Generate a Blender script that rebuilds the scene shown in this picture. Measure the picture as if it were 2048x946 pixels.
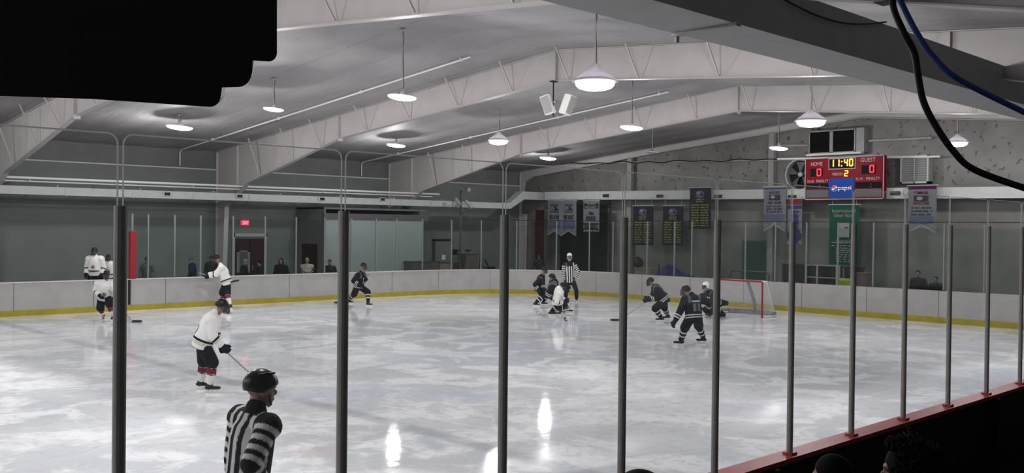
import bpy, bmesh, math, random
import numpy as np
from mathutils import Vector, Matrix
random.seed(7); np.random.seed(7)
SC = bpy.context.scene
for o in list(bpy.data.objects): bpy.data.objects.remove(o)
COL = SC.collection

# ------------------------------------------------------------------ camera
F_PX = 1905.0; YAW, PITCH, ROLL = (math.radians(a) for a in (44.0, -0.54, 0.63)); EYE = Vector((0, 0, 2.95))
CW = Vector((math.sin(YAW)*math.cos(PITCH), math.cos(YAW)*math.cos(PITCH), math.sin(PITCH)))
_r = Vector((math.cos(YAW), -math.sin(YAW), 0)); _u = _r.cross(CW)
CR = _r*math.cos(ROLL) + _u*math.sin(ROLL); CU = -_r*math.sin(ROLL) + _u*math.cos(ROLL)
cam = bpy.data.objects.new('camera', bpy.data.cameras.new('camera')); COL.objects.link(cam)
m = Matrix((CR, CU, -CW)).transposed().to_4x4(); m.translation = EYE; cam.matrix_world = m
cam.data.sensor_width = 36; cam.data.lens = F_PX/2048*36; cam.data.clip_start = .05; cam.data.clip_end = 300
SC.camera = cam
# ------------------------------------------------------------------ world, exposure
w = bpy.data.worlds.new('world'); SC.world = w; w.use_nodes = True
w.node_tree.nodes['Background'].inputs[0].default_value = (.5, .52, .55, 1)
w.node_tree.nodes['Background'].inputs[1].default_value = .02
SC.view_settings.view_transform = 'Standard'; SC.view_settings.look = 'None'
SC.view_settings.exposure = 0.0; SC.view_settings.gamma = 1; SC.view_settings.use_curve_mapping = False
SC.cycles.transparent_max_bounces = 32; SC.cycles.max_bounces = 8; SC.cycles.diffuse_bounces = 4
SC.cycles.sample_clamp_indirect = 4
LAMP_W = 500.0

# places measured on the photograph, on a plane of the hall that is known
def ray(u, v): return CW + CR*((u-1024)/F_PX) - CU*((v-473)/F_PX)
def atx(u, v, X): d = ray(u, v); return EYE + d*(X/d.x)
def aty(u, v, Y): d = ray(u, v); return EYE + d*(Y/d.y)
def atz(u, v, Z): d = ray(u, v); return EYE + d*((Z-EYE.z)/d.z)
def ceil_z(y): return 7.9 - .092*abs(y-18.1)

# ------------------------------------------------------------------ materials
def nodes(name):
    m = bpy.data.materials.new(name); m.use_nodes = True
    return m, m.node_tree, m.node_tree.nodes['Principled BSDF']
def mat(name, col, rough=.6, metal=0, emit=None, strength=0, var=0, vscale=3, bump=0, bscale=20, spec=.2):
    m, t, b = nodes(name)
    b.inputs['Base Color'].default_value = (*col, 1); b.inputs['Roughness'].default_value = rough
    b.inputs['Metallic'].default_value = metal; b.inputs['Specular IOR Level'].default_value = spec
    if emit: b.inputs['Emission Color'].default_value = (*emit, 1); b.inputs['Emission Strength'].default_value = strength
    if var or bump:
        tc = t.nodes.new('ShaderNodeTexCoord'); n = t.nodes.new('ShaderNodeTexNoise')
        n.inputs['Scale'].default_value = vscale; n.inputs['Detail'].default_value = 5
        t.links.new(tc.outputs['Object'], n.inputs['Vector'])
        if var:
            r = t.nodes.new('ShaderNodeValToRGB')
            r.color_ramp.elements[0].position = .3; r.color_ramp.elements[1].position = .7
            r.color_ramp.elements[0].color = (*[c*(1-var) for c in col], 1)
            r.color_ramp.elements[1].color = (*[min(1, c*(1+var)) for c in col], 1)
            t.links.new(n.outputs['Fac'], r.inputs['Fac']); t.links.new(r.outputs['Color'], b.inputs['Base Color'])
        if bump:
            n2 = t.nodes.new('ShaderNodeTexNoise'); n2.inputs['Scale'].default_value = bscale
            t.links.new(tc.outputs['Object'], n2.inputs['Vector'])
            bp = t.nodes.new('ShaderNodeBump'); bp.inputs['Strength'].default_value = bump; bp.inputs['Distance'].default_value = .02
            t.links.new(n2.outputs['Fac'], bp.inputs['Height']); t.links.new(bp.outputs['Normal'], b.inputs['Normal'])
    return m
def math_node(t, op, a, b=None, c=None):
    n = t.nodes.new('ShaderNodeMath'); n.operation = op
    for i, x in enumerate((a, b, c)):
        if x is None: continue
        if isinstance(x, (int, float)): n.inputs[i].default_value = x
        else: t.links.new(x, n.inputs[i])
    return n.outputs[0]
def mixc(t, fac, a, b):
    n = t.nodes.new('ShaderNodeMix'); n.data_type = 'RGBA'
    for s, x in ((n.inputs[0], fac), (n.inputs[6], a), (n.inputs[7], b)):
        if isinstance(x, (int, float)): s.default_value = x
        elif isinstance(x, tuple): s.default_value = (*x, 1)
        else: t.links.new(x, s)
    return n.outputs[2]
def noise(t, vec, scale, detail=4, rough=.5, dist=0):
    n = t.nodes.new('ShaderNodeTexNoise'); n.inputs['Scale'].default_value = scale; n.inputs['Detail'].default_value = detail
    n.inputs['Roughness'].default_value = rough; n.inputs['Distortion'].default_value = dist
    t.links.new(vec, n.inputs['Vector']); return n.outputs['Fac']
def smooth(t, x, lo, hi):
    n = t.nodes.new('ShaderNodeMapRange'); n.interpolation_type = 'SMOOTHSTEP'
    n.inputs[1].default_value = lo; n.inputs[2].default_value = hi; t.links.new(x, n.inputs[0]); return n.outputs[0]

def ice_material():
    m, t, b = nodes('ice')
    tc = t.nodes.new('ShaderNodeTexCoord'); P = tc.outputs['Object']
    sx = t.nodes.new('ShaderNodeSeparateXYZ'); t.links.new(P, sx.inputs[0])
    big = noise(t, P, .16, 3); mid = noise(t, P, .8, 5, .6, .6); fine = noise(t, P, 4.5, 6, .65, 1.0)
    c = mixc(t, smooth(t, big, .35, .65), (.58, .595, .625), (.72, .73, .755))
    c = mixc(t, math_node(t, 'MULTIPLY', smooth(t, mid, .46, .58), .85), c, (.88, .89, .90))
    c = mixc(t, math_node(t, 'MULTIPLY', smooth(t, fine, .48, .66), .5), c, (.50, .515, .54))
    # bluish reflections painted into the ice colour as broad random patches
    c = mixc(t, math_node(t, 'MULTIPLY', smooth(t, noise(t, P, .33, 2, .4, .3), .55, .72), .35), c, (.53, .59, .76))
    # skate cuts: ridges of warped noise
    for sc, wd, am in ((.42, .004, .7), (.9, .005, .6), (1.7, .006, .5)):
        n = noise(t, P, sc, 2, .4, 1.2)
        r = math_node(t, 'ABSOLUTE', math_node(t, 'SUBTRACT', n, .5))
        ln = math_node(t, 'SUBTRACT', 1.0, smooth(t, r, 0, wd))
        ln = math_node(t, 'MULTIPLY', ln, smooth(t, noise(t, P, .5, 2), .45, .6))
        c = mixc(t, math_node(t, 'MULTIPLY', ln, am), c, (.88, .89, .9))
    # blue line, goal line
    def band(x0, x1, e=.05): return math_node(t, 'MULTIPLY', smooth(t, sx.outputs[0], x0-e, x0+e), math_node(t, 'SUBTRACT', 1.0, smooth(t, sx.outputs[0], x1-e, x1+e)))
    wear = math_node(t, 'ADD', .45, math_node(t, 'MULTIPLY', smooth(t, mid, .3, .7), -.25))
    c = mixc(t, math_node(t, 'MULTIPLY', band(8.45, 8.78, .1), math_node(t, 'MULTIPLY', math_node(t, 'ADD', wear, .2), smooth(t, noise(t, P, .45, 2), .28, .52))), c, (.36, .385, .43))
    c = mixc(t, math_node(t, 'MULTIPLY', band(28.27, 28.33, .02), .25), c, (.6, .3, .3))
    # face-off dots
    for (x, y, r, col, am) in ((6.75, 10.65, .38, (.62, .45, .47), .3), (10.6, 17.0, .8, (.60, .54, .57), .18), (22.2, 11.4, .35, (.6, .3, .32), .3), (22.2, 24.8, .35, (.6, .3, .32), .3)):
        d = math_node(t, 'SQRT', math_node(t, 'ADD', math_node(t, 'POWER', math_node(t, 'SUBTRACT', sx.outputs[0], x), 2), math_node(t, 'POWER', math_node(t, 'SUBTRACT', sx.outputs[1], y), 2)))
        c = mixc(t, math_node(t, 'MULTIPLY', math_node(t, 'SUBTRACT', 1.0, smooth(t, d, r*.7, r)), am), c, col)
    # rubber crumbs
    v = t.nodes.new('ShaderNodeTexVoronoi'); v.inputs['Scale'].default_value = 1.5; t.links.new(P, v.inputs['Vector'])
    dots = math_node(t, 'SUBTRACT', 1.0, smooth(t, math_node(t, 'ADD', v.outputs['Distance'], math_node(t, 'MULTIPLY', fine, .05)), .04, .062))
    dots = math_node(t, 'MULTIPLY', dots, smooth(t, noise(t, P, .9, 1), .5, .56))
    c = mixc(t, math_node(t, 'MULTIPLY', dots, .6), c, (.18, .18, .18))
    t.links.new(c, b.inputs['Base Color'])
    rough = math_node(t, 'SUBTRACT', 1.0, math_node(t, 'MULTIPLY', smooth(t, sx.outputs[1], 7.2, 9.4), smooth(t, sx.outputs[0], 5.7, 7.0)))   # chewed up along the near boards
    rr = math_node(t, 'ADD', math_node(t, 'MULTIPLY', rough, .3), math_node(t, 'ADD', .022, math_node(t, 'MULTIPLY', fine, .035))); t.links.new(rr, b.inputs['Roughness']); t.links.new(math_node(t, 'MULTIPLY', math_node(t, 'POWER', math_node(t, 'SUBTRACT', 1.0, rough), 2), .28), b.inputs['Specular IOR Level'])
    b.inputs['IOR'].default_value = 1.31; b.inputs['Specular IOR Level'].default_value = .3
    bp = t.nodes.new('ShaderNodeBump'); bp.inputs['Strength'].default_value = .04; bp.inputs['Distance'].default_value = .02
    t.links.new(fine, bp.inputs['Height']); t.links.new(bp.outputs['Normal'], b.inputs['Normal'])
    return m
def glass_material(name, tint, haze, gloss=.12):
    m = bpy.data.materials.new(name); m.use_nodes = True; t = m.node_tree; t.nodes.clear()
    out = t.nodes.new('ShaderNodeOutputMaterial'); tr = t.nodes.new('ShaderNodeBsdfTransparent'); tr.inputs[0].default_value = (*tint, 1)
    gl = t.nodes.new('ShaderNodeBsdfGlossy'); gl.inputs['Roughness'].default_value = .03; gl.inputs[0].default_value = (.9, .95, .93, 1)
    df = t.nodes.new('ShaderNodeBsdfTranslucent'); df.inputs[0].default_value = (.75, .85, .82, 1)
    fr = t.nodes.new('ShaderNodeFresnel'); fr.inputs[0].default_value = 1.3
    m1 = t.nodes.new('ShaderNodeMixShader'); m2 = t.nodes.new('ShaderNodeMixShader')
    m1.inputs[0].default_value = haze
    t.links.new(tr.outputs[0], m1.inputs[1]); t.links.new(df.outputs[0], m1.inputs[2])
    t.links.new(math_node(t, 'MULTIPLY', fr.outputs[0], gloss), m2.inputs[0])
    t.links.new(m1.outputs[0], m2.inputs[1]); t.links.new(gl.outputs[0], m2.inputs[2]); t.links.new(m2.outputs[0], out.inputs[0])
    return m
def hood_material():      # prismatic acrylic, lets some of the lamp through
    m, t, b = nodes('lamp_hood'); b.inputs['Base Color'].default_value = (.6, .6, .61, 1); b.inputs['Roughness'].default_value = .4
    tr = t.nodes.new('ShaderNodeBsdfTranslucent'); tr.inputs[0].default_value = (.30, .29, .31, 1); mx = t.nodes.new('ShaderNodeMixShader'); mx.inputs[0].default_value = .5
    t.links.new(b.outputs[0], mx.inputs[1]); t.links.new(tr.outputs[0], mx.inputs[2]); t.links.new(mx.outputs[0], t.nodes['Material Output'].inputs[0])
    return m
def edge_material():
    m, t, b = nodes('glass_edge'); b.inputs['Base Color'].default_value = (.55, .56, .555, 1); b.inputs['Roughness'].default_value = .5
    tr = t.nodes.new('ShaderNodeBsdfTranslucent'); tr.inputs[0].default_value = (.6, .61, .605, 1); mx = t.nodes.new('ShaderNodeMixShader'); mx.inputs[0].default_value = .7
    t.links.new(b.outputs[0], mx.inputs[1]); t.links.new(tr.outputs[0], mx.inputs[2]); t.links.new(mx.outputs[0], t.nodes['Material Output'].inputs[0])
    return m
def ceiling_material():
    m, t, b = nodes('ceiling_vinyl')
    tc = t.nodes.new('ShaderNodeTexCoord'); P = tc.outputs['Object']; sx = t.nodes.new('ShaderNodeSeparateXYZ'); t.links.new(P, sx.inputs[0])
    fx = math_node(t, 'FRACT', math_node(t, 'MULTIPLY', sx.outputs[0], 1/1.5))
    seam = math_node(t, 'SUBTRACT', 1.0, smooth(t, math_node(t, 'ABSOLUTE', math_node(t, 'SUBTRACT', fx, .5)), .006, .02))
    seam = math_node(t, 'MULTIPLY', seam, smooth(t, noise(t, P, .7, 2), .4, .55))
    c = mixc(t, smooth(t, noise(t, P, .5, 4), .3, .7), (.235, .23, .232), (.30, .295, .295))
    c = mixc(t, math_node(t, 'MULTIPLY', seam, .75), c, (.16, .16, .17))
    t.links.new(c, b.inputs['Base Color']); b.inputs['Roughness'].default_value = .7; b.inputs['Specular IOR Level'].default_value = .25
    mp = t.nodes.new('ShaderNodeMapping'); mp.inputs['Scale'].default_value = (2.2, .5, 1); t.links.new(P, mp.inputs['Vector'])
    bp = t.nodes.new('ShaderNodeBump'); bp.inputs['Strength'].default_value = .5; bp.inputs['Distance'].default_value = .05
    t.links.new(noise(t, mp.outputs[0], 1.5, 4, .55, .5), bp.inputs['Height']); t.links.new(bp.outputs['Normal'], b.inputs['Normal'])
    return m
def endwall_material():
    m, t, b = nodes('end_wall_liner')
    tc = t.nodes.new('ShaderNodeTexCoord'); P = tc.outputs['Object']; sx = t.nodes.new('ShaderNodeSeparateXYZ'); t.links.new(P, sx.inputs[0])
    c = mixc(t, smooth(t, noise(t, P, .8, 4), .3, .7), (.098, .096, .092), (.140, .136, .130))
    hole = math_node(t, 'MULTIPLY', smooth(t, noise(t, P, 4.2, 3, .5, .3), .622, .638), smooth(t, sx.outputs[2], 4.6, 4.9))
    c = mixc(t, hole, c, (.05, .045, .04))
    t.links.new(c, b.inputs['Base Color']); b.inputs['Roughness'].default_value = .6
    return m
def attr_material(name, rough=.8):
    m, t, b = nodes(name); a = t.nodes.new('ShaderNodeAttribute'); a.attribute_name = 'dye'; b.inputs['Specular IOR Level'].default_value = .12
    tc = t.nodes.new('ShaderNodeTexCoord'); n = noise(t, tc.outputs['Object'], 60, 2)
    t.links.new(a.outputs['Color'], b.inputs['Base Color']); b.inputs['Roughness'].default_value = rough
    bp = t.nodes.new('ShaderNodeBump'); bp.inputs['Strength'].default_value = .15; bp.inputs['Distance'].default_value = .01
    t.links.new(n, bp.inputs['Height']); t.links.new(bp.outputs['Normal'], b.inputs['Normal'])
    return m

M = dict(
    ice=ice_material(), ceiling=ceiling_material(), end_wall=endwall_material(), fabric=attr_material('dyed_fabric'),
    skin=attr_material('skin', .55),
    wall=mat('wall_paint', (.135, .15, .145), .7, var=.08, vscale=.8), wall_up=mat('wall_upper_liner', (.12, .122, .12), .65, var=.12, vscale=1.2),
    wall_near=mat('near_wall_paint', (.26, .26, .255), .8), concrete=mat('walkway_rubber', (.035, .035, .036), .9, var=.2, vscale=2), stands=mat('stands_dark', (.02, .02, .021), .85, var=.2),
    frame=mat('frame_paint', (0.37, 0.352, 0.345), .55, var=.04, vscale=1.5), beam=mat('box_beam_paint', (.25, .25, .245), .6, var=.06), girt=mat('girt_paint', (.20, .198, .19), .6, var=.1), frame_dim=mat('beam_paint', (.46, .46, .45), .6, var=.06, vscale=1),
    board=mat('dasher_board', (0.36, 0.356, 0.345), .35, var=.07, vscale=2.2), kick=mat('kick_plate', (.33, .27, .025), .4, var=.15, vscale=4),
    cap=mat('cap_white', (.58, .58, .57), .4), redcap=mat('cap_red', (.33, .045, .05), .45, var=.1, vscale=6), dark_board=mat('board_back', (.012, .013, .012), .7),
    steel=mat('post_steel', (.30, .30, .285), .5, metal=.0, var=.1, vscale=6), alu=mat('aluminium', (0.17, 0.185, 0.18), .5, metal=.2),
    glass=glass_material('near_glass', (.968, .978, .975), .0035), far_glass=glass_material('far_glass', (.89, .92, .91), .004),
    edge=edge_material(), duct=mat('duct_white', (.34, .355, .35), .5, var=.05), pipe=mat('pipe_white', (.55, .56, .55), .4),
    black=mat('black', (.006, .006, .007), .6), blackp=mat('black_plastic', (.012, .012, .014), .4), rubber=mat('rubber', (.01, .01, .01), .8),
    grey=mat('grey_metal', (.30, .31, .31), .5, metal=.2), dgrey=mat('dark_grey', (.07, .07, .075), .6),
    white=mat('white_plastic', (.78, .78, .76), .45), offwhite=mat('speaker_white', (.74, .73, .70), .5), grille=mat('speaker_grille', (.33, .33, .32), .7, bump=.3, bscale=150),
    hood=hood_material(), lens=mat('lamp_lens', (1, 1, 1), .3, emit=(1, .96, 1), strength=7),
    lens_off=mat('lamp_lens_off', (.5, .5, .52), .2),
    red=mat('red_pad', (.24, .013, .02), .5), redmetal=mat('goal_red', (0.27, 0.015, 0.026), .35), doorred=mat('door_red', (0.026, 0.006, 0.008), .5, var=.1),
    net=mat('net_cord', (.62, .62, .60), .8), padgrey=mat('net_pad_grey', (.20, .20, .21), .8, var=.15, vscale=8),
    exit=mat('exit_face', (.5, .02, .05), .5, emit=(1, .05, .16), strength=1.0), exitw=mat('exit_letters', (1, .6, .6), .5, emit=(1, .35, .4), strength=1.6),
    sb_red=mat('board_red', (0.115, 0.006, 0.01), .45, spec=.04), sb_black=mat('board_black', (.004, .004, .005), .7, spec=.08), sb_white=mat('board_lettering', (0.25, 0.22, 0.22), .6, spec=.04),
    sb_trim=mat('board_trim', (0.24, 0.22, 0.22), .5), led_red=mat('led_red', (.9, .02, .05), .5, emit=(1, .03, .07), strength=1.1), led_amber=mat('led_amber', (1, .5, .05), .5, emit=(1, .40, .05), strength=1.3),
    led_yellow=mat('led_yellow', (1, .7, .05), .5, emit=(1, .58, .04), strength=1.15), pepsi_blue=mat('panel_blue', (0.009, 0.036, 0.2), .45, spec=.04), logo_red=mat('logo_red', (.55, .03, .04), .5, spec=.04), logo_blue=mat('logo_blue', (.03, .12, .5), .5, spec=.04),
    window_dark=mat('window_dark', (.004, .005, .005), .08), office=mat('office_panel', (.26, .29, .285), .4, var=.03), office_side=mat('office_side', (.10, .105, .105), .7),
    ban_white=mat('banner_white', (0.105, 0.109, 0.122), .8, spec=.04, var=.04), ban_navy=mat('banner_navy', (0.006, 0.007, 0.016), .8, spec=.04), ban_green=mat('banner_green', (0.004, 0.045, 0.025), .8, spec=.04), ban_dk=mat('banner_olive', (0.008, 0.011, 0.01), .8, spec=.04),
    ban_black=mat('banner_black', (.012, .012, .014), .8, spec=.04), ban_red=mat('banner_red', (0.1, 0.009, 0.012), .8, spec=.04), ban_blue=mat('banner_blue', (0.015, 0.018, 0.085), .8, spec=.04), ban_yel=mat('banner_yellow', (0.17, 0.165, 0.035), .8, spec=.04),
    ban_txt=mat('banner_ink', (0.018, 0.018, 0.024), .8, spec=.04), ban_lt=mat('banner_light', (0.17, 0.175, 0.175), .8, spec=.04), ban_maroon=mat('banner_maroon', (0.03, 0.008, 0.01), .8, spec=.04), ban_pale=mat('banner_paleblue', (0.055, 0.068, 0.105), .8, spec=.04),
    tarp=mat('blue_tarp', (0.016, 0.018, 0.08), .6, bump=.5, bscale=8), green_door=mat('door_green', (0.013, 0.04, 0.033), .5), tan=mat('tan_box', (.20, .17, .12), .8), brown=mat('brown_box', (.12, .085, .08), .8), lime=mat('lime_cloth', (0.26, 0.31, 0.028), .7),
    blue_cable=mat('cable_blue', (.03, .06, .22), .5), stick=mat('stick_shaft', (.33, .32, .31), .4), stick_dark=mat('stick_dark', (.03, .03, .033), .4), tape=mat('stick_tape', (.25, .25, .25), .9),
    shell_black=mat('helmet_black', (.010, .010, .013), .3), shell_white=mat('helmet_white', (.8, .8, .78), .35), boot=mat('skate_boot', (.02, .02, .022), .4), blade=mat('skate_blade', (.7, .7, .7), .35),
    glove=mat('glove_black', (.012, .012, .018), .7), cage=mat('cage_wire', (.05, .05, .055), .4, metal=.3), hair_dark=mat('hair_dark', (.004, .0035, .0035), .9, spec=.1), hair_brown=mat('hair_brown', (0.008, 0.006, 0.0045), .9, spec=.1), hair_grey=mat('hair_grey', (.25, .24, .23), .7),
    jeans=mat('trousers_dark', (.015, .016, .022), .85), leather=mat('shoe_dark', (.012, .011, .01), .6), paper=mat('paper', (.6, .6, .6), .8))

# ------------------------------------------------------------------ mesh helpers
class MB:
    def __init__(s): s.v = []; s.f = []; s.mi = []; s.cur = 0
    def add(s, vs, fs):
        k = len(s.v); s.v += [tuple(p) for p in vs]
        for f in fs: s.f.append(tuple(i+k for i in f)); s.mi.append(s.cur)
        return s
    def hexa(s, c): return s.add(c, [(0, 3, 2, 1), (4, 5, 6, 7), (0, 1, 5, 4), (1, 2, 6, 5), (2, 3, 7, 6), (3, 0, 4, 7)])
    def box(s, x0, x1, y0, y1, z0, z1, b=0):
        x0, x1 = sorted((x0, x1)); y0, y1 = sorted((y0, y1)); z0, z1 = sorted((z0, z1))
        if not b: return s.hexa([(x0, y0, z0), (x1, y0, z0), (x1, y1, z0), (x0, y1, z0), (x0, y0, z1), (x1, y0, z1), (x1, y1, z1), (x0, y1, z1)])
        bm = bmesh.new(); bmesh.ops.create_cube(bm, size=1)
        for v in bm.verts: v.co = Vector(((x0+x1)/2+v.co.x*(x1-x0), (y0+y1)/2+v.co.y*(y1-y0), (z0+z1)/2+v.co.z*(z1-z0)))
        bmesh.ops.bevel(bm, geom=bm.edges[:], offset=b, segments=2, profile=.6, affect='EDGES')
        return s.bm(bm)
    def bm(s, bm):
        bm.verts.index_update(); s.add([v.co for v in bm.verts], [[v.index for v in f.verts] for f in bm.faces]); bm.free(); return s
    def beam(s, p0, p1, wd, ht, up=(0, 0, 1)):
        p0, p1 = Vector(p0), Vector(p1); d = (p1-p0).normalized(); u = Vector(up); sd = d.cross(u)
        if sd.length < 1e-4: sd = d.cross(Vector((1, 0, 0)))
        sd.normalize(); u = sd.cross(d).normalized(); a = sd*wd/2; b = u*ht/2
        return s.hexa([p0-a-b, p0+a-b, p1+a-b, p1-a-b, p0-a+b, p0+a+b, p1+a+b, p1-a+b])
    def tube(s, pts, r, n=8, caps=True):
        pts = [Vector(p) for p in pts]; rs = r if isinstance(r, (list, tuple)) else [r]*len(pts); rings = []; prev = None
        for i, p in enumerate(pts):
            d = (pts[min(i+1, len(pts)-1)]-pts[max(i-1, 0)]).normalized()
            if prev is None: a = d.cross(Vector((0, 0, 1))) if abs(d.z) < .95 else d.cross(Vector((1, 0, 0)))
            else: a = prev - d*prev.dot(d)
            a.normalize(); prev = a; b = d.cross(a)
            rings.append([p+(a*math.cos(t)+b*math.sin(t))*rs[i] for t in [2*math.pi*k/n for k in range(n)]])
        return s.loft(rings, caps)
    def loft(s, rings, caps=True, closed=True):
        n = len(rings[0]); vs = [p for r in rings for p in r]; fs = []
        for i in range(len(rings)-1):
            for k in range(n if closed else n-1):
                a = i*n+k; b = i*n+(k+1) % n; fs.append((a, b, b+n, a+n))
        if caps: fs.append(tuple(range(n))[::-1]); fs.append(tuple(range((len(rings)-1)*n, len(rings)*n)))
        return s.add(vs, fs)
    def lathe(s, prof, c, n=24, caps=False):
        return s.loft([[(c[0]+r*math.cos(2*math.pi*k/n), c[1]+r*math.sin(2*math.pi*k/n), c[2]+z) for k in range(n)] for r, z in prof], caps)
    def prism(s, poly, ext):
        e = Vector(ext); n = len(poly); a = [Vector(p) for p in poly]
        return s.add(a+[p+e for p in a], [tuple(range(n))[::-1], tuple(range(n, 2*n))]+[(k, (k+1) % n, (k+1) % n+n, k+n) for k in range(n)])
    def ell(s, c, rad, R=None, nu=14, nv=9):
        c = Vector(c); R = R or Matrix.Identity(3); vs = [c+R @ Vector((0, 0, rad[2]))]
        for i in range(1, nv):
            t = math.pi*i/nv
            for k in range(nu):
                p = 2*math.pi*k/nu; vs.append(c+R @ Vector((rad[0]*math.sin(t)*math.cos(p), rad[1]*math.sin(t)*math.sin(p), rad[2]*math.cos(t))))
        vs.append(c+R @ Vector((0, 0, -rad[2]))); fs = [(0, 1+k, 1+(k+1) % nu) for k in range(nu)]
        for i in range(nv-2):
            for k in range(nu): a = 1+i*nu+k; b = 1+i*nu+(k+1) % nu; fs.append((a, a+nu, b+nu, b))
        L = 1+(nv-2)*nu; fs += [(L+(k+1) % nu, L+k, len(vs)-1) for k in range(nu)]
        return s.add(vs, fs)
    def cap(s, p0, p1, r0, r1, n=12, flat=1, side=None, cut=False):
        # rounded tapered limb; side = direction of the wide axis, flat = depth / width
        p0, p1 = Vector(p0), Vector(p1); d = p1-p0; L = d.length; d = d/L if L > 1e-6 else Vector((0, 0, 1))
        a = Vector(side) if side is not None else (Vector((0, 1, 0)) if abs(d.y) < .9 else Vector((1, 0, 0)))
        a = (a-d*a.dot(d)).normalized(); b = d.cross(a); rings = []
        for q in (() if cut else (-.98, -.8, -.45)): rings.append((p0+d*(q*r0), r0*math.sqrt(1-q*q)))
        for q in (0, .5, 1): rings.append((p0+d*(L*q), r0+(r1-r0)*q))
        for q in (.45, .8, .98): rings.append((p1+d*(q*r1), r1*math.sqrt(1-q*q)))
        return s.loft([[c+(a*math.cos(t)+b*(math.sin(t)*flat))*r for t in [2*math.pi*k/n for k in range(n)]] for c, r in rings])
    def build(s, name, mats, parent=None, smooth=False, loc=None):
        me = bpy.data.meshes.new(name); off = Vector(loc) if loc is not None else Vector((0, 0, 0))
        me.from_pydata([tuple(Vector(p)-off) for p in s.v], [], s.f); me.update()
        mats = mats if isinstance(mats, (list, tuple)) else [mats]
        for x in mats: me.materials.append(x)
        if len(mats) > 1: me.polygons.foreach_set('material_index', s.mi)
        bm = bmesh.new(); bm.from_mesh(me); bmesh.ops.recalc_face_normals(bm, faces=bm.faces[:]); bm.to_mesh(me); bm.free()
        if smooth: me.polygons.foreach_set('use_smooth', [True]*len(me.polygons))
        o = bpy.data.objects.new(name, me); COL.objects.link(o)
        if loc is not None: o.location = off
        if parent: o.parent = parent
        return o
def tag(o, label, cat, group=None, kind=None):
    if label: o['label'] = label
    if cat: o['category'] = cat
    if group: o['group'] = group
    if kind: o['kind'] = kind
    return o
def thing(name, label, cat, loc=(0, 0, 0), rz=0, group=None):
    o = bpy.data.objects.new(name, None); COL.objects.link(o); o.location = loc; o.rotation_euler = (0, 0, rz); o.empty_display_size = .2
    return tag(o, label, cat, group)
def struct(o): o['kind'] = 'structure'; return o
def copy_tree(o, parent=None):
    c = o.copy(); COL.objects.link(c); c.parent = parent
    for ch in list(o.children): copy_tree(ch, c)
    return c
ORD = 'first second third fourth fifth sixth seventh eighth ninth tenth eleventh twelfth thirteenth fourteenth fifteenth sixteenth seventeenth eighteenth nineteenth twentieth'.split()
def ordn(i): return ORD[i] if i < len(ORD) else 'twenty-'+ORD[i-20]
def text(name, body, mt, parent, org, right, up, height, width=None, depth=.006, bold=0):
    """lettering centred at org; right/up are the text's axes"""
    cu = bpy.data.curves.new(name, 'FONT'); cu.body = body; cu.size = 1; cu.extrude = .01; cu.offset = bold; cu.resolution_u = 3
    o = bpy.data.objects.new(name, cu); COL.objects.link(o); bpy.context.view_layer.update()
    me = bpy.data.meshes.new_from_object(o.evaluated_get(bpy.context.evaluated_depsgraph_get())); bpy.data.objects.remove(o)
    co = np.array([v.co[:] for v in me.vertices]); lo, hi = co.min(0), co.max(0); sy = height/(hi[1]-lo[1]); sx = (width/(hi[0]-lo[0])) if width else sy
    R, U = Vector(right).normalized(), Vector(up).normalized(); N = R.cross(U); org = Vector(org)
    for v in me.vertices:
        x = (v.co.x-(lo[0]+hi[0])/2)*sx; y = (v.co.y-(lo[1]+hi[1])/2)*sy; z = (v.co.z-lo[2])/(hi[2]-lo[2])*depth
        v.co = org+R*x+U*y+N*z
    me.materials.clear(); me.materials.append(mt); me.name = name
    o = bpy.data.objects.new(name, me); COL.objects.link(o); o.parent = parent
    return o

# ================================================================== the hall
X0, X1, YN, YF = -21.0, 37.4, -1.8, 38.0       # hall: left end, right end, near wall, far wall
BN, BF, BX, BR, HB = 4.2, 32.15, 31.55, 6.0, 1.07   # rink boards: near, far, end, corner radius, height
def rink_path(n=14, off=0.0):
    """inner face of the boards from the near left end, round the right end, to the far left end"""
    r = BR+off; pts = [(X0+.6, BN-off)]
    for k in range(n+1): a = -math.pi/2+math.pi/2*k/n; pts.append((BX-BR+r*math.cos(a), BN+BR+r*math.sin(a)))
    for k in range(n+1): a = math.pi/2*k/n; pts.append((BX-BR+r*math.cos(a), BF-BR+r*math.sin(a)))
    return pts+[(X0+.6, BF+off)]
b = MB(); b.box(X0, X1, YN, YF, -.35, -.03); struct(b.build('floor', M['concrete']))
b = MB(); b.prism([(x, y, -.03) for x, y in rink_path()], (0, 0, .03)); struct(b.build('floor_ice', M['ice']))
# ceiling: two slopes, vinyl sagging a little between its seams
b = MB()
for ya, yb in ((YN-.2, 18.1), (18.1, YF+.2)):
    xs = np.arange(X0-.3, X1+.5, .1875); rows = []
    for y in np.linspace(ya, yb, 9):
        rows.append([(x, y, ceil_z(y)-.035*abs(math.sin(math.pi*(x/1.5-.5)))) for x in xs])
    n = len(xs); vs = [p for r in rows for p in r]
    b.add(vs, [(i*n+k, i*n+k+1, (i+1)*n+k+1, (i+1)*n+k) for i in range(8) for k in range(n-1)])
c = b.build('ceiling', M['ceiling'], smooth=True); struct(c)
b = MB(); b.prism([(X0-.3, YN-.2, ceil_z(YN)+.06), (X0-.3, 18.1, ceil_z(18.1)+.06), (X0-.3, YF+.2, ceil_z(YF)+.06), (X0-.3, YF+.2, ceil_z(YF)+.2), (X0-.3, 18.1, 8.15), (X0-.3, YN-.2, ceil_z(YN)+.2)], (X1-X0+.7, 0, 0))
struct(b.build('ceiling.001', M['wall_up']))
b = MB(); b.box(X0, X1, YF, YF+.2, -.03, ceil_z(YF)+.02); struct(b.build('wall_far', M['wall_up']))
b = MB(); b.box(X0, X1, YF-.08, YF, -.03, 5.24)
struct(b.build('wall_far.001', M['wall']))
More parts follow.
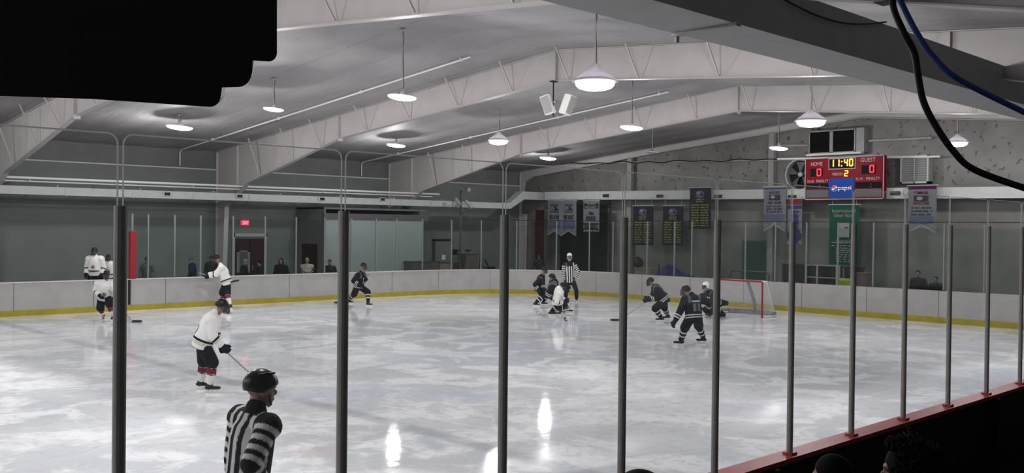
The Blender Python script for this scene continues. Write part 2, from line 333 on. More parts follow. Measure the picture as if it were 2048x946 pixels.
b = MB(); b.box(X0, X1, YF-.12, YF, 5.24, 5.29); struct(b.build('trim_1', M['frame_dim']))
for nm, xa, xb, mm in (('wall_end', X1, X1+.2, M['end_wall']), ('wall_left', X0-.2, X0, M['wall'])):
    b = MB(); b.prism([(xa, YN, -.03), (xa, YF, -.03), (xa, YF, ceil_z(YF)), (xa, 18.1, 7.9), (xa, YN, ceil_z(YN))], (xb-xa, 0, 0)); struct(b.build(nm, mm))
b = MB(); b.box(X0, X1, YN-.2, YN, -.03, ceil_z(YN)+.02); struct(b.build('wall_near', M['wall_near']))

# steel portal frames across the hall
def frame(x, label, end=False):
    root = thing('roof_frame', label, 'roof frame', (x, 18.1, -.03), 0, 'steel portal frames across the hall'); z0 = -.03
    def P(y, z, dx=0): return (dx, y-18.1, z-z0)
    inner = [(37.3, 0), (37.1, 3.7), (35.3, 4.62), (28.7, 6.06), (18.1, 7.02)]
    if end: inner = [(37.5, 0), (37.45, 5.5), (36.9, 5.75), (28.7, 6.62), (18.1, 7.58)]
    inner = [(y, z) for y, z in inner]; full = inner+[(36.2-y, z) for y, z in inner[-2::-1]]
    top = [(-1.7, ceil_z(-1.7)-.04), (18.1, 7.86), (37.9, ceil_z(37.9)-.04)]
    b = MB()
    def web(poly): b.prism([P(y, z, -.007) for y, z in poly], (.014, 0, 0))
    web([inner[4], inner[3], (28.7, ceil_z(28.7)-.04), top[1]]); web([inner[3], inner[2], (35.3, ceil_z(35.3)-.04), (28.7, ceil_z(28.7)-.04)])
    web([inner[2], inner[1], (37.9, 3.7), top[2], (35.3, ceil_z(35.3)-.04)])
    f = [(36.2-y, z) for y, z in inner]
    web([f[4], top[1], (7.5, ceil_z(7.5)-.04), f[3]]); web([f[3], (7.5, ceil_z(7.5)-.04), (.9, ceil_z(.9)-.04), f[2]]); web([f[2], (.9, ceil_z(.9)-.04), top[0], (-1.7, 3.7), f[1]])
    wd = .20
    for a, c in zip(full[1:-2], full[2:-1]): b.beam(P(*a), P(*c), wd, .02)
    for a, c in zip(top[:-1], top[1:]): b.beam(P(a[0], a[1]), P(c[0], c[1]), wd, .02)
    b.build('rafter', M['frame'], root)
    for s in (1, -1):
        yy = (lambda y: y) if s > 0 else (lambda y: 36.2-y); b = MB()
        b.prism([P(yy(inner[0][0]), 0, -.007), P(yy(inner[1][0]), 3.7, -.007), P(yy(37.9), 3.7, -.007), P(yy(37.9), 0, -.007)], (.014, 0, 0))
        b.beam(P(yy(inner[0][0]), 0), P(yy(inner[1][0]), 3.7), wd, .02, (0, 1, 0)); b.beam(P(yy(37.88), 0), P(yy(37.88), 6.0), wd, .02, (0, 1, 0))
        b.build('column', M['frame'], root)
    if end: return root
    zin = lambda y: np.interp(y, [r[0] for r in sorted(full[1:-1])], [r[1] for r in sorted(full[1:-1])])
    for y in (18.1, 28.7, 7.5, 36.1, 33.0):
        b = MB(); b.box(-.10, .10, y-.008-18.1, y+.008-18.1, zin(y)-z0-(.10 if y in (18.1, 28.7, 7.5) else 0), ceil_z(y)-.05-z0); b.build('stiffener', M['frame'], root)
    for y in (34.2, 31.8, 29.8, 27.0, 24.6, 22.2, 19.8, 17.6, 15.2, 12.8, 10.4, 8.2):
        b = MB(); z = zin(y); b.beam(P(y, z+.03, -.10), P(y, ceil_z(y)-.05, -.62), .035, .035); b.build('flange_brace', M['frame'], root)
    return root
FX = [10.11, 19.16, 28.21]
frame(FX[0], 'white steel roof frame nearest the stands, ending beside the black box')
frame(FX[1], 'white steel roof frame holding the pair of loudspeakers at its peak')
frame(FX[2], 'white steel roof frame between the loudspeakers and the scoreboard wall')
frame(37.22, 'shallow grey-white end frame lying against the scoreboard wall', True)

# longitudinal box beam over the near stands
root = thing('box_beam', 'grey painted box beam running overhead along the near stands', 'beam', (18, 6.95, 5.47))
b = MB(); b.box(-22, 19.2, -.45, .45, 0, .03); b.build('soffit', M['beam'], root)
b = MB(); b.box(-22, 19.2, -.45, -.42, .03, .62); b.box(-22, 19.2, .42, .45, .03, .40); b.build('side_panel', M['beam'], root)
p_ = atz(1388, 62, 5.46); b = MB(); b.box(p_.x-18-.05, p_.x-18+.05, -.5, .47, -.045, 0); b.box(p_.x-18-.03, p_.x-18+.03, .40, .44, -.12, -.045); b.build('joint_plate', M['beam'], root)
for x in FX:
    b = MB(); b.box(x-18-.09, x-18+.09, -.42, .42, .03, .42); b.build('hanger', M['frame_dim'], root)

pa, pb = aty(1556, -8, 6.46), aty(1772, 44, 6.46); b = MB(); b.tube([pa.lerp(pb, t)-Vector((0, 0, .16*math.sin(math.pi*t))) for t in np.linspace(-.3, 1, 24)], .014, 6); tag(b.build('beam_cable', M['black'], loc=pb), 'thin black cable sagging along the side of the grey box beam', 'cable')
# dasher boards
pth = rink_path(); pout = rink_path(off=.12)
def strip(pin, po, z0, z1, i0=0, i1=None):
    b = MB(); a = pin[i0:i1]; c = po[i0:i1]
    b.loft([[(x, y, z0), (x, y, z1), (X, Y, z1), (X, Y, z0)] for (x, y), (X, Y) in zip(a, c)], True); return b
def offs(o): return rink_path(off=o)
root = thing('dasher_boards', 'white rink boards with yellow kick plate round the ice', 'rink boards', (X0+.6, BF, 0))
L = Vector((X0+.6, BF, 0))
def at_root(bm): bm.v = [tuple(Vector(p)-L) for p in bm.v]; return bm
at_root(strip(offs(0), offs(.10), 0, .18, 1)).build('kick_plate', M['kick'], root)
at_root(strip(offs(-.01), offs(.16), HB-.03, HB, 16)).build('cap_rail', M['cap'], root)
b = strip(offs(.02), offs(.10), .18, HB-.03, 1); b.cur = 1; acc = 0; pp = offs(.018)   # joints between panels
for (xa, ya), (xb, yb) in zip(pp[15:-1], pp[16:]):
    d = Vector((xb-xa, yb-ya, 0)); l = d.length; d.normalize(); s = 0
    while acc+2.44 <= l+s*0:
        acc += 2.44; p = Vector((xa, ya, 0))+d*acc; b.beam(p+Vector((0, 0, .18)), p+Vector((0, 0, HB-.03)), .012, .008, (d.y, -d.x, 0))
    acc -= l
at_root(b).build('board_panel', [M['board'], M['dgrey']], root)
p = aty(259, 600, BF+.015); b = MB(); b.box(p.x-.05, p.x+.03, BF-.005, BF+.03, .2, HB-.03); at_root(b).build('gate_gap', M['blackp'], root)
root = thing('near_boards', 'dark backed rink boards with red cap rail in front of the stands', 'rink boards', (X0+.6, BN, 0))
L = Vector((X0+.6, BN, 0)); ci = BX-BR+2
b = MB(); b.box(X0+.6, BX-BR-.01, BN-.10, BN-.02, 0, HB-.04); b.box(X0+.6, BX-BR-.01, BN-.30, BN-.10, -.03, .12)
for x in np.arange(X0+1, BX-BR, 2.44): b.box(x-.03, x+.03, BN-.22, BN-.10, .12, HB-.04)
at_root(b).build('board_back', M['dark_board'], root)
b = MB(); b.box(X0+.6, BX-BR-.01, BN-.17, BN+.02, HB-.04, HB); at_root(b).build('cap_rail', M['redcap'], root)

# ---------------- glass: near posts and panes
PX = [aty(u, 640, BN-.06).x for u in (236, 681, 1002.5, 1241, 1427.5, 1577.5, 1700.5, 1804)]
dx = (PX[-1]-PX[0])/7
near_x = [PX[0]-dx*2, PX[0]-dx]+PX+[PX[-1]+dx*k for k in range(1, 9)]
vis0 = 2
for i, x in enumerate(near_x):
    k = i-vis0
    lab = ('%s from the left of the eight tall grey glass posts on the red rail' % ordn(k)) if 0 <= k < 8 else ('grey steel glass post on the red rail beyond the photo edge')
    r = thing('glass_post', lab, 'post', (x, BN-.075, HB), 0, 'thick posts of the near glass')
    b = MB()
    b.prism([(-.026, -.012, 0), (-.021, -.026, 0), (-.010, -.034, 0), (.010, -.034, 0), (.021, -.026, 0), (.026, -.012, 0), (.026, .006, 0), (-.026, .006, 0)], (0, 0, 1.955)); b.build('upright', M['steel'], r)
    b = MB(); b.box(-.045, .045, -.055, .03, 0, .02); b.build('base_shoe', M['redcap'], r)
ZT = [3.33]*len(near_x)
def pane(x0, x1, z0, z1, y, rc=.045, th=.012):
    pts = [(x0, z0), (x1, z0)]
    for cx, cz, a0 in ((x1-rc, z1-rc, 0), (x0+rc, z1-rc, 90)):
        for k in range(6): a = math.radians(a0+18*k); pts.append((cx+rc*math.cos(a), cz+rc*math.sin(a)))
    return pts
for i in range(len(near_x)-1):
    x0, x1 = near_x[i]+.012, near_x[i+1]-.012; k = i-vis0
    lab = ('clear pane between the %s and %s tall grey posts from the left' % (ordn(k), ordn(k+1))) if 0 <= k < 7 else 'clear pane of near glass beyond the eight tall posts'
    r = thing('tall_glass_sheet', lab, 'glass pane', ((x0+x1)/2, BN-.081, HB), 0, 'panes of the near glass')
    cx = (x0+x1)/2; pts = pane(x0-cx, x1-cx, 0, 3.335-HB, 0)
    b = MB(); b.prism([(x, 0, z) for x, z in pts], (0, .012, 0)); b.build('sheet', M['glass'], r)
    b = MB(); ring = [(x, .006, z) for x, z in pts[1:]]+[(pts[0][0], .006, 0)]
    b.tube(ring, .0036, 5); b.build('polished_edge', M['edge'], r)
# ---------------- far glass: thin posts, panes between them
def far_uv(us): return [aty(u, 500, BF+.06) for u in us]
side = [aty(u, 500, BF+.06).x for u in (296, 349, 401, 466, 530, 592, 649, 702, 752, 793, 845)]
pad_x = aty(264, 500, BF+.06).x
fp = [(pad_x, BF+.06)]+[(x, BF+.06) for x in side]
def arc_pt(a): return (BX-BR+(BR+.06)*math.cos(a), BF-BR+(BR+.06)*math.sin(a))
def arc_at(u):      # post standing on the curved corner where the photo shows it
    def du(a):
        p = Vector((*arc_pt(a), 2.2))-EYE; return abs(1024+F_PX*p.dot(CR)/p.dot(CW)-u)
    return arc_pt(min(np.linspace(0, math.pi/2, 900), key=du))
arc = [arc_at(u) for u in (903, 962, 1033, 1113, 1179, 1226)]
fp += arc
endu = (1294.6, 1349, 1383.6, 1491, 1551, 1613, 1676, 1747, 1812)
fp += [(BX+.06, atx(u, 500, BX+.06).y) for u in endu]
y = fp[-1][1]
while y > BN+BR+.5: y -= 1.25; fp.append((BX+.06, y))
fp += [(BX-BR+(BR+.06)*math.cos(math.radians(a)), BN+BR+(BR+.06)*math.sin(math.radians(a))) for a in (-8, -20)]
for i, (x, y) in enumerate(fp):
    if i == 0: continue
    where = 'far side' if i <= 11 else ('curved corner' if i <= 17 else 'goal end')
    base = {'far side': 1, 'curved corner': 12, 'goal end': 18}[where]
    lab = '%s thin aluminium glass post on the %s boards, counting from the red pad' % (ordn(i-base), where)
    b = MB(); b.box(-.024, .024, -.024, .024, 0, 2.19); o = b.build('rink_glass_post', M['alu']); o.location = (x, y, HB)
    tag(o, lab, 'post', 'thin posts of the far glass')
    if where != 'far side':
        px, py = fp[i]; qx, qy = fp[i-1]; o.rotation_euler.z = math.atan2(py-qy, px-qx)
for i in range(len(fp)-1):
    (xa, ya), (xb, yb) = fp[i], fp[i+1]; d = Vector((xb-xa, yb-ya, 0)); l = d.length; d.normalize()
    b = MB(); b.box(.035, l-.035, -.006, .006, 0, 2.08 if i < 12 else 2.0); o = b.build('rink_glass_sheet', M['far_glass'])
    o.location = (xa, ya, HB); o.rotation_euler.z = math.atan2(d.y, d.x)
    where = 'far side' if i < 11 else ('curved corner' if i < 17 else 'goal end'); base = {'far side': 0, 'curved corner': 11, 'goal end': 17}[where]
    tag(o, '%s clear glass sheet above the %s boards, counting from the red pad' % (ordn(i-base), where), 'glass pane', 'panes of the far glass')
b = MB(); gp = [Vector((x, y, HB+2.205)) for x, y in fp[13:]]
b.tube(gp, .014, 6); tag(b.build('net_cable', M['black'], loc=gp[0]), 'black cable strung along the top of the end glass', 'cable')
r = thing('pad_post', 'red foam padded post at the end of the far glass', 'padded post', (pad_x, BF+.06, HB))
b = MB(); b.box(-.03, .03, -.03, .03, 0, 2.2); b.build('upright', M['alu'], r)
b = MB(); b.box(-.11, .11, -.13, .05, .0, 1.62, .03); b.build('foam_pad', M['red'], r)

# ================================================================== lamps
def lamp(x, y, z, label, on=True, dome=True, dia=.8):
    r = thing('pendant_lamp', label, 'lamp', (x, y, ceil_z(y)-.03), 0, 'pendant lamps over the ice'); h = ceil_z(y)-.03-z; q = dia/.84
    b = MB(); b.tube([(0, 0, 0), (0, 0, -h+.25*q)], .013, 8); b.lathe([(.001, .0), (.07, -.005), (.07, -.03), (.001, -.035)], (0, 0, 0), 12); b.build('stem', M['grey'], r)
    b = MB(); t = -h+.30*q; b.tube([(.02, .0, -.02), (.06, .02, t*.15), (.02, .01, t*.3), (.03, 0, t*.6), (.05, .0, t-.02), (.02, 0, t-.03)], .008, 6); b.build('power_cord', M['black'], r)
    b = MB()
    if dome: pr = [(.001, .36), (.06, .36), (.075, .32), (.10, .30), (.12, .26), (.20, .22), (.215, .20), (.28, .15), (.30, .14), (.36, .085), (.40, .07), (.42, .05), (.42, .035), (.385, .045), (.26, .13), (.09, .21), (.001, .21)]
    else: pr = [(.001, .25), (.05, .25), (.06, .12), (.10, .09), (.30, .055), (.41, .03), (.42, .02), (.40, .018), (.28, .04), (.001, .06)]
    b.lathe([(a*q, c*q) for a, c in pr], (0, 0, 0), 28); tl_ = [b.build('hood', M['hood'], r, True)]
    pr = [(.36, .05), (.35, .02), (.34, -.03), (.30, -.075), (.20, -.105), (.001, -.115)] if dome else [(.40, .035), (.415, .012), (.40, -.012), (.36, -.035), (.28, -.058), (.15, -.072), (.001, -.078)]
    b = MB(); b.lathe([(a*q, c*q) for a, c in pr], (0, 0, 0), 24); tl_.append(b.build('lens', M['lens'] if on else M['lens_off'], r, True))
    for o in tl_: o.location = (0, 0, -h); o.rotation_euler = Matrix.Rotation(0 if dome else math.radians(5), 3, Vector((.7, .7, 0))).to_euler()
    if dome:
        b = MB(); b.lathe([(a*q, c*q-h) for a, c in [(.36, .06), (.375, .05), (.375, .03), (.36, .025)]], (0, 0, 0), 24)
        for k in range(24):
            a = 2*math.pi*k/24; b.tube([(.372*q*math.cos(a), .372*q*math.sin(a), -h+.04), (.345*q*math.cos(a), .345*q*math.sin(a), -h-.05)], .004, 4)
        b.build('guard_ring', M['hood'], r)
    if on:
        l = bpy.data.lights.new('lamp_light', 'POINT'); l.energy = LAMP_W; l.shadow_soft_size = .18*q; l.color = (1.0, .965, .975)
        lo = bpy.data.objects.new('lamp_light', l); COL.objects.link(lo); lo.parent = r; lo.location = (0, 0, -h-.15*q)
    return r
LX, LY, LZ = (14.35, 23.6, 32.8), (12.6, 19.0, 24.9, 31.6), (5.92, 6.15, 6.2, 6.33)
spots = {(0, 0): (1190, 168), (0, 1): (804, 195), (0, 2): (547, 219), (0, 3): (359, 255), (1, 0): (1622, 245), (1, 1): (1263, 256), (1, 2): (997, 283), (1, 3): (792, 291), (2, 1): (1557, 297), (2, 2): (1305, 304), (2, 3): (1096, 317)}
DIA = {(0, 0): .92, (0, 1): .72, (0, 2): .60, (0, 3): .88, (1, 0): .88, (1, 1): .72, (1, 2): .82, (1, 3): .78, (2, 1): .70, (2, 2): .62, (2, 3): .80}
names = {(0, 0): 'large glowing pendant lamp with ribbed hood right of the loudspeakers', (0, 1): 'glowing pendant lamp on a long cord left of the loudspeakers', (0, 2): 'glowing pendant lamp on short stem right of the black box corner', (0, 3): 'glowing pendant lamp close to the ceiling under the black box',
         (1, 0): 'glowing pendant lamp with cone hood hanging above the scoreboard window', (1, 1): 'glowing pendant lamp on a thin stem below the large ribbed lamp', (1, 2): 'hooded pendant lamp left of and below the loudspeakers', (1, 3): 'small glowing pendant lamp under the loudspeaker roof frame',
         (2, 1): 'glowing pendant lamp left of the scoreboard window', (2, 2): 'unlit pendant lamp before the end wall rafter', (2, 3): 'glowing pendant lamp low under the farthest free roof frame', (2, 0): 'glowing pendant lamp over the goal end beyond the scoreboard'}
for i, x in enumerate(LX):
    for j, y in enumerate(LY):
        z = LZ[j]
        if (i, j) in spots: p = atx(*spots[(i, j)], x); y, z = p.y, p.z
        lamp(x, y, z, names[(i, j)], (i, j) != (2, 2), (i, j) in ((0, 0), (1, 0), (1, 2), (2, 0)), DIA.get((i, j), .75))
for x in LX: lamp(x, 8.1, 6.0, 'glowing pendant lamp hidden above the grey box beam', True, True, .8)
for x in (5.2, -4.0, -13.2):
    for j, y in enumerate(LY+(8.1,)): lamp(x, y, (LZ+(6.0,))[j], 'glowing pendant lamp over the ice left of the stands camera')

# ================================================================== fittings of the building
def xyz(v): return Vector(v)
# conduits along the ceiling, dropping down the far wall
for i, x in enumerate((8.4, 17.45, 26.5)):
    ya = 19.8; pts = [(x, ya, ceil_z(ya)-.09), (x, 37.7, ceil_z(37.7)-.09), (x, 37.86, ceil_z(37.7)-.2), (x, 37.86, 5.36)]
    b = MB(); b.tube(pts, .028, 8)
    for y in (20.2, 25, 30, 35): b.box(x-.04, x+.04, y-.02, y+.02, ceil_z(y)-.14, ceil_z(y)-.03)
    tag(b.build('conduit', M['pipe'], loc=pts[-1]), ('white conduit running up the ceiling beside the roof frame nearest the stands', 'white conduit running up the ceiling beside the loudspeaker roof frame', 'white conduit running up the ceiling beside the third roof frame')[i], 'conduit', 'white conduits under the ceiling')
b = MB(); y = 35.7; b.tube([(X0+.5, y, 4.47), (29.3, y, 4.52), (29.6, y+.1, 4.52), (29.8, 36.6, 4.52), (29.8, YF-.1, 4.52)], .045, 10); b.tube([(X0+.5, y+.12, 4.36), (29.2, y+.12, 4.40)], .025, 8)
for x in np.arange(X0+2, 29, 3.0): b.box(x-.02, x+.02, y-.05, YF-.08, 4.40, 4.43)
tag(b.build('steam_pipe', M['pipe'], loc=(0, y, 4.5)), 'long white pipe along the far wall above the duct', 'pipe')
# ducts
r = thing('air_duct', 'long white box duct along the far wall with dark vents', 'duct', (X0+.5, 35.9, 3.90))
L = Vector((X0+.5, 35.9, 3.90))
b = MB(); b.box(X0+.5, 33.6, 35.65, 36.15, 3.92, 4.21); at_root(b).build('duct_box', M['duct'], r)
b = MB()
for x in np.arange(X0+2, 33, 2.4): b.box(x-.02, x+.02, 35.63, 36.17, 3.905, 4.225)
at_root(b).build('flange_joint', M['duct'], r)
b = MB()
for x in np.arange(X0+3, 33, 3.0): b.box(x-.015, x+.015, 35.88, 35.92, 4.2, 5.2)
b2 = MB(); [b2.box(x-.02, x+.02, 35.9, YF-.08, 4.24, 4.28) for x in np.arange(X0+3, 33, 3.0)]; at_root(b2).build('bracket', M['frame_dim'], r)
for u, v in ((335, 388), (480, 392.5), (645, 398), (766, 399)):
    p = aty(u, v, 35.6); b = MB(); b.box(p.x-.17, p.x+.13, 35.60, 35.66, p.z-.075, p.z+.085); g = at_root(b).build('vent', M['duct'], r)
    b = MB(); b.box(p.x-.12, p.x+.10, 35.585, 35.605, p.z-.05, p.z+.06)
    for k in range(4): b.box(p.x-.12, p.x+.10, 35.575, 35.59, p.z-.04+k*.025, p.z-.033+k*.025)
    at_root(b).build('vent_grille', M['black'], g)
XD = 36.35
r = thing('air_duct', 'white box duct along the scoreboard wall stepping up at the corner', 'duct', (XD, 35, 4.4)); L = Vector((XD, 35, 4.4))
za = atx(1090, 384, XD).z; zb = atx(1090, 399.6, XD).z; zc = atx(1773, 376, XD).z; zd = atx(1773, 399, XD).z; ya = atx(1090, 390, XD).y; yb = atx(1773, 390, XD).y
sl = (zc-za)/(yb-ya); ye = 5.0
def zt(y): return za+(y-ya)*sl
dz = za-zb
b = MB(); b.loft([[(XD-.02, y, zt(y)-dz), (XD-.02, y, zt(y)), (XD+.5, y, zt(y)), (XD+.5, y, zt(y)-dz)] for y in (ya, ye)])
b.loft([[(33.6, 35.65, 3.92), (33.6, 36.15, 3.92), (33.6, 36.15, 4.21), (33.6, 35.65, 4.21)], [(34.3, 35.65, 3.92), (34.3, 36.15, 3.92), (34.25, 36.15, 4.21), (34.25, 35.65, 4.21)], [(35.3, 35.65, zt(ya)-dz), (35.3, 36.15, zt(ya)-dz), (35.2, 36.15, zt(ya)), (35.2, 35.65, zt(ya))], [(XD+.5, 35.65, zt(ya)-dz), (XD+.5, 36.15, zt(ya)-dz), (XD+.5, 36.15, zt(ya)), (XD+.5, 35.65, zt(ya))]])
at_root(b).build('duct_box', M['duct'], r)
for u, v in ((1212, 391.5), (1320, 392.5), (1437, 393), (1585, 394), (1791, 387)):
    p = atx(u, v, XD-.04); b = MB(); b.box(XD-.05, XD-.02, p.y-.30, p.y+.22, p.z-.10, p.z+.12); g = at_root(b).build('vent', M['duct'], r)
    b = MB(); b.box(XD-.065, XD-.045, p.y-.20, p.y+.20, p.z-.07, p.z+.08); at_root(b).build('vent_grille', M['black'], g)
# end wall girts, columns, cable
b = MB()
for u0, v0, u1, v1 in ((1040, 329, 1860, 315), (1552, 292, 1618, 291), (1738, 282, 1864, 276)):
    p, q = atx(u0, v0, 37.25), atx(u1, v1, 37.25); b.beam(p, q, .16, .09)
struct(b.build('trim_2', M['girt']))
b = MB()
for u in (1262, 1545):
    p = atx(u, 300, 37.2); b.box(37.08, 37.3, p.y-.13, p.y+.13, -.03, ceil_z(p.y)-.30)
struct(b.build('trim_3', M['girt']))
b = MB(); p0 = atx(1044, 328, 37.05); p1 = atx(1560, 317, 37.05); b.tube([p0.lerp(p1, t)+Vector((0, 0, .03*math.sin(t*60)-.05*abs(math.sin(t*14)))) for t in np.linspace(0, 1, 60)], .022, 6)
tag(b.build('cable', M['black'], loc=p0), 'sagging black cable strung along the end wall girt', 'cable')
b = MB(); p0 = atx(1555, 318, 36.95); p1 = atx(1880, 313, 36.95); b.tube([p0, p1], .045, 8); tag(b.build('wall_pipe', M['pipe'], loc=p0), 'pale horizontal pipe passing behind the top of the scoreboard', 'pipe')

# ---------------- loudspeakers at the ridge of the second frame
r = thing('speaker_mount', 'dark pole with bracket under the roof peak carrying two loudspeakers', 'mount', (19.0, 18.1, 6.98)); L = Vector((19.0, 18.1, 6.98))
b = MB(); b.tube([(19.0, 18.1, 6.98), (19.0, 18.1, 6.02)], .02, 8); b.box(18.9, 19.1, 18.04, 18.16, 6.96, 6.99); at_root(b).build('pole', M['blackp'], r)
b = MB(); b.tube([(19.0, 17.98, 6.40), (19.0, 18.22, 6.40)], .022, 8); b.tube([(19.0, 17.98, 6.42), (19.0, 18.22, 6.42)], .03, 8); at_root(b).build('bracket', M['grey'], r)
for u, tilt, yaw, lab in ((1097, .30, .5, 'white loudspeaker on the left of the pair under the roof peak'), (1134, .30, -.5, 'white loudspeaker on the right of the pair under the roof peak')):
    p = atx(u, 209, 18.95); r = thing('loudspeaker', lab, 'loudspeaker', p, 0, 'loudspeakers under the roof peak')
    sg = 1 if u < 1115 else -1      # left one looks left and down, right one looks right and down
    cr, cw = Vector((.72, -.69, 0)), Vector((.69, .72, 0)); up_ = (Vector((0, 0, 1))-cr*(.33*sg)).normalized()
    fr_ = -cw-cr*(.45 if sg > 0 else -1.1)-Vector((0, 0, .28)); fr_ = (fr_-up_*fr_.dot(up_)).normalized(); sd_ = up_.cross(fr_)
    Rm = Matrix((fr_, sd_, up_)).transposed()
    def T(x, y, z): return Rm @ Vector((x, y, z))
    b = MB(); prof = [(.15, -.13), (.15, .13), (-.03, .14), (-.15, .06), (-.15, -.06), (-.03, -.14)]
    b.loft([[T(x*k, y*k, z) for x, y in prof] for z, k in ((-.27, .86), (-.255, 1), (.255, 1), (.27, .86))]); b.build('cabinet', M['offwhite'], r)
    b = MB(); b.loft([[T(x, y, z) for y, z in ((-.11, -.235), (.11, -.235), (.115, .0), (.11, .235), (-.11, .235), (-.115, 0))] for x in (.149, .17)]); b.build('grille', M['grille'], r)
    b = MB(); b.ell(T(.172, 0, -.02), (.012, .012, .012)); b.build('badge', M['white'], r)

# ---------------- floodlight cluster on a pole by the corner
p = aty(922, 372, 35.3)
r = thing('camera_pole', 'dark pole with a cluster of small spotlights in the far corner', 'pole', (p.x, 35.3, -.03)); L = Vector((p.x, 35.3, -.03))
b = MB(); b.tube([(p.x, 35.3, -.03), (p.x, 35.3, 4.75)], .05, 8); b.box(p.x-.12, p.x+.12, 35.18, 35.42, -.03, .0); at_root(b).build('pole', M['dgrey'], r)
for u, v, du, dv in ((914, 402, 5, 8), (936, 407, 8, 9), (923, 420, 0, 6), (934, 377, 4, 3)):
    q = aty(u, v, 35.1); e = aty(u+du, v+dv, 34.9); b = MB(); dd = (e-q); b.tube([q-dd*.6, q-dd*.55, q+dd, q+dd*1.05], [.05, .085, .10, .07], 12); b.tube([q, (p.x, 35.3, q.z-.02)], .02, 6); at_root(b).build('spotlight', M['grey'] if v < 415 else M['dgrey'], r)

# ---------------- scoreboard
XB = 36.02
tl, br_ = atx(1610.5, 317.5, XB), atx(1767.5, 397.8, XB); yL, yR, zT, zB = tl.y, br_.y, tl.z, br_.z
WD, HT = yL-yR, zT-zB; zs = atx(1767.5, 316.3, XB).z
r = thing('scoreboard', 'red scoreboard reading home 0 guest 0 with 11:40 on the clock', 'scoreboard', (XB, (yL+yR)/2, zB)); L = Vector((XB, (yL+yR)/2, zB))
def S(px, py, d=0): return Vector((-d, -((px-491.5)/713)*WD, HT*(760-py)/375))      # picture cells of the board -> its face
def sbox(px0, py0, px1, py1, d0, d1, name, mt, par=None):
    a, c = S(px0, py0), S(px1, py1); b = MB(); b.box(-d0, -d1, a.y, c.y, a.z, c.z); return b.build(name, mt, par or r)
b = MB(); b.box(0, .22, -WD/2, WD/2, 0, HT); b.build('housing', M['sb_red'], r)
b = MB(); t = .035
for q in ((-WD/2, WD/2, 0, t), (-WD/2, WD/2, HT-t*.8, HT), (-WD/2, -WD/2+t, 0, HT), (WD/2-t, WD/2, 0, HT)): b.box(-.02, 0, *q)
b.build('frame', M['sb_trim'], r)
k = sbox(357, 393, 600, 492, 0, .015, 'clock_frame', M['sb_trim']); sbox(364, 400, 594, 485, .015, .02, 'clock_panel', M['sb_black'], k)
SEG = {'0': 'abcdef', '1': 'bc', '2': 'abged', '4': 'fgbc'}
def digit(ch, px, py, wd, ht, mt, par):
    b = MB(); x0, x1, y0, y1 = px-wd/2, px+wd/2, py-ht/2, py+ht/2; q = ht*.15
    rects = dict(a=(x0+q*.6, y0, x1-q*.6, y0+q), d=(x0+q*.6, y1-q, x1-q*.6, y1), g=(x0+q*.6, py-q/2, x1-q*.6, py+q/2), f=(x0, y0+q*.4, x0+q, py-q*.2), b=(x1-q, y0+q*.4, x1, py-q*.2), e=(x0, py+q*.2, x0+q, y1-q*.4), c=(x1-q, py+q*.2, x1, y1-q*.4))
    for sgm in SEG[ch]: a, c = S(*rects[sgm][:2]), S(*rects[sgm][2:]); b.box(-.035, -.02, a.y, c.y, a.z, c.z)
    return b.build('digit', mt, par)
for ch, px in (('1', 390), ('1', 441), ('4', 517), ('0', 563)): digit(ch, px, 437, 36, 68, M['led_amber'], r)
b = MB()
for py in (420, 457): a, c = S(473, py), S(484, py+11); b.box(-.035, -.02, a.y, c.y, a.z, c.z)
b.build('colon', M['led_amber'], r)
sbox(190, 478, 305, 550, 0, .02, 'score_panel', M['sb_black']); digit('0', 270, 514, 42, 68, M['led_red'], r)
sbox(655, 466, 775, 540, 0, .02, 'score_panel', M['sb_black']); digit('0', 745, 500, 42, 68, M['led_red'], r)
digit('2', 520, 531, 36, 54, M['led_yellow'], r)
for body, px, py, ht, wd in (('HOME', 245, 437, 34, 108), ('GUEST', 710, 420, 36, 130), ('PERIOD', 440, 535, 24, 92), ('PLYR', 192, 594, 23, 62), ('PENALTY', 300, 592, 25, 110), ('PLYR', 637, 583, 23, 64), ('PENALTY', 754, 582, 25, 118)):
    text('lettering', body, M['sb_white'], r, S(px, py, .003), (0, -1, 0), (0, 0, 1), ht/375*HT, wd/713*WD, bold=.012)
for q in ((150, 613, 358, 662), (600, 612, 828, 664)):
    kk = sbox(*q, 0, .012, 'penalty_panel', M['sb_black']); mx = q[0]+(q[2]-q[0])*.6
    for py in (630, 652): a = S(mx, py); b = MB(); b.ell((-.015, a.y, a.z), (.01, .018, .018)); b.build('colon_dot', M['sb_white'], kk)
for q in ((150, 672, 358, 738), (600, 672, 828, 738)): sbox(*q, 0, .008, 'lower_panel', M['dgrey'])
k = sbox(362, 574, 593, 748, 0, .02, 'advert_panel', M['pepsi_blue'])
c = S(414, 660, .021); rr = .125
for mt, a0, a1, nm in ((M['white'], 0, 360, 'logo_disc'),):
    b = MB(); b.prism([(c.x, c.y-rr*math.cos(t), c.z+rr*math.sin(t)) for t in np.linspace(0, 2*math.pi, 33)[:-1]], (-.004, 0, 0)); b.build(nm, mt, k)
def wave(sgn, off0, off1, ph):
    xs = np.linspace(-1, 1, 25); top = [(x, sgn*math.sqrt(max(0, 1-x*x))) for x in xs]; low = [(x, max(min(off0+off1*x+.16*math.sin(2.6*x+ph), math.sqrt(max(0, 1-x*x))), -math.sqrt(max(0, 1-x*x)))) for x in xs[::-1]]
    return [(c.x-.004, c.y-rr*.97*x, c.z+rr*.97*z) for x, z in top+low]
b = MB(); b.prism(wave(1, .18, .30, .4), (-.004, 0, 0)); b.build('logo_red', M['logo_red'], k)
b = MB(); b.prism(wave(-1, -.30, .18, .4), (-.004, 0, 0)); b.build('logo_blue', M['logo_blue'], k)
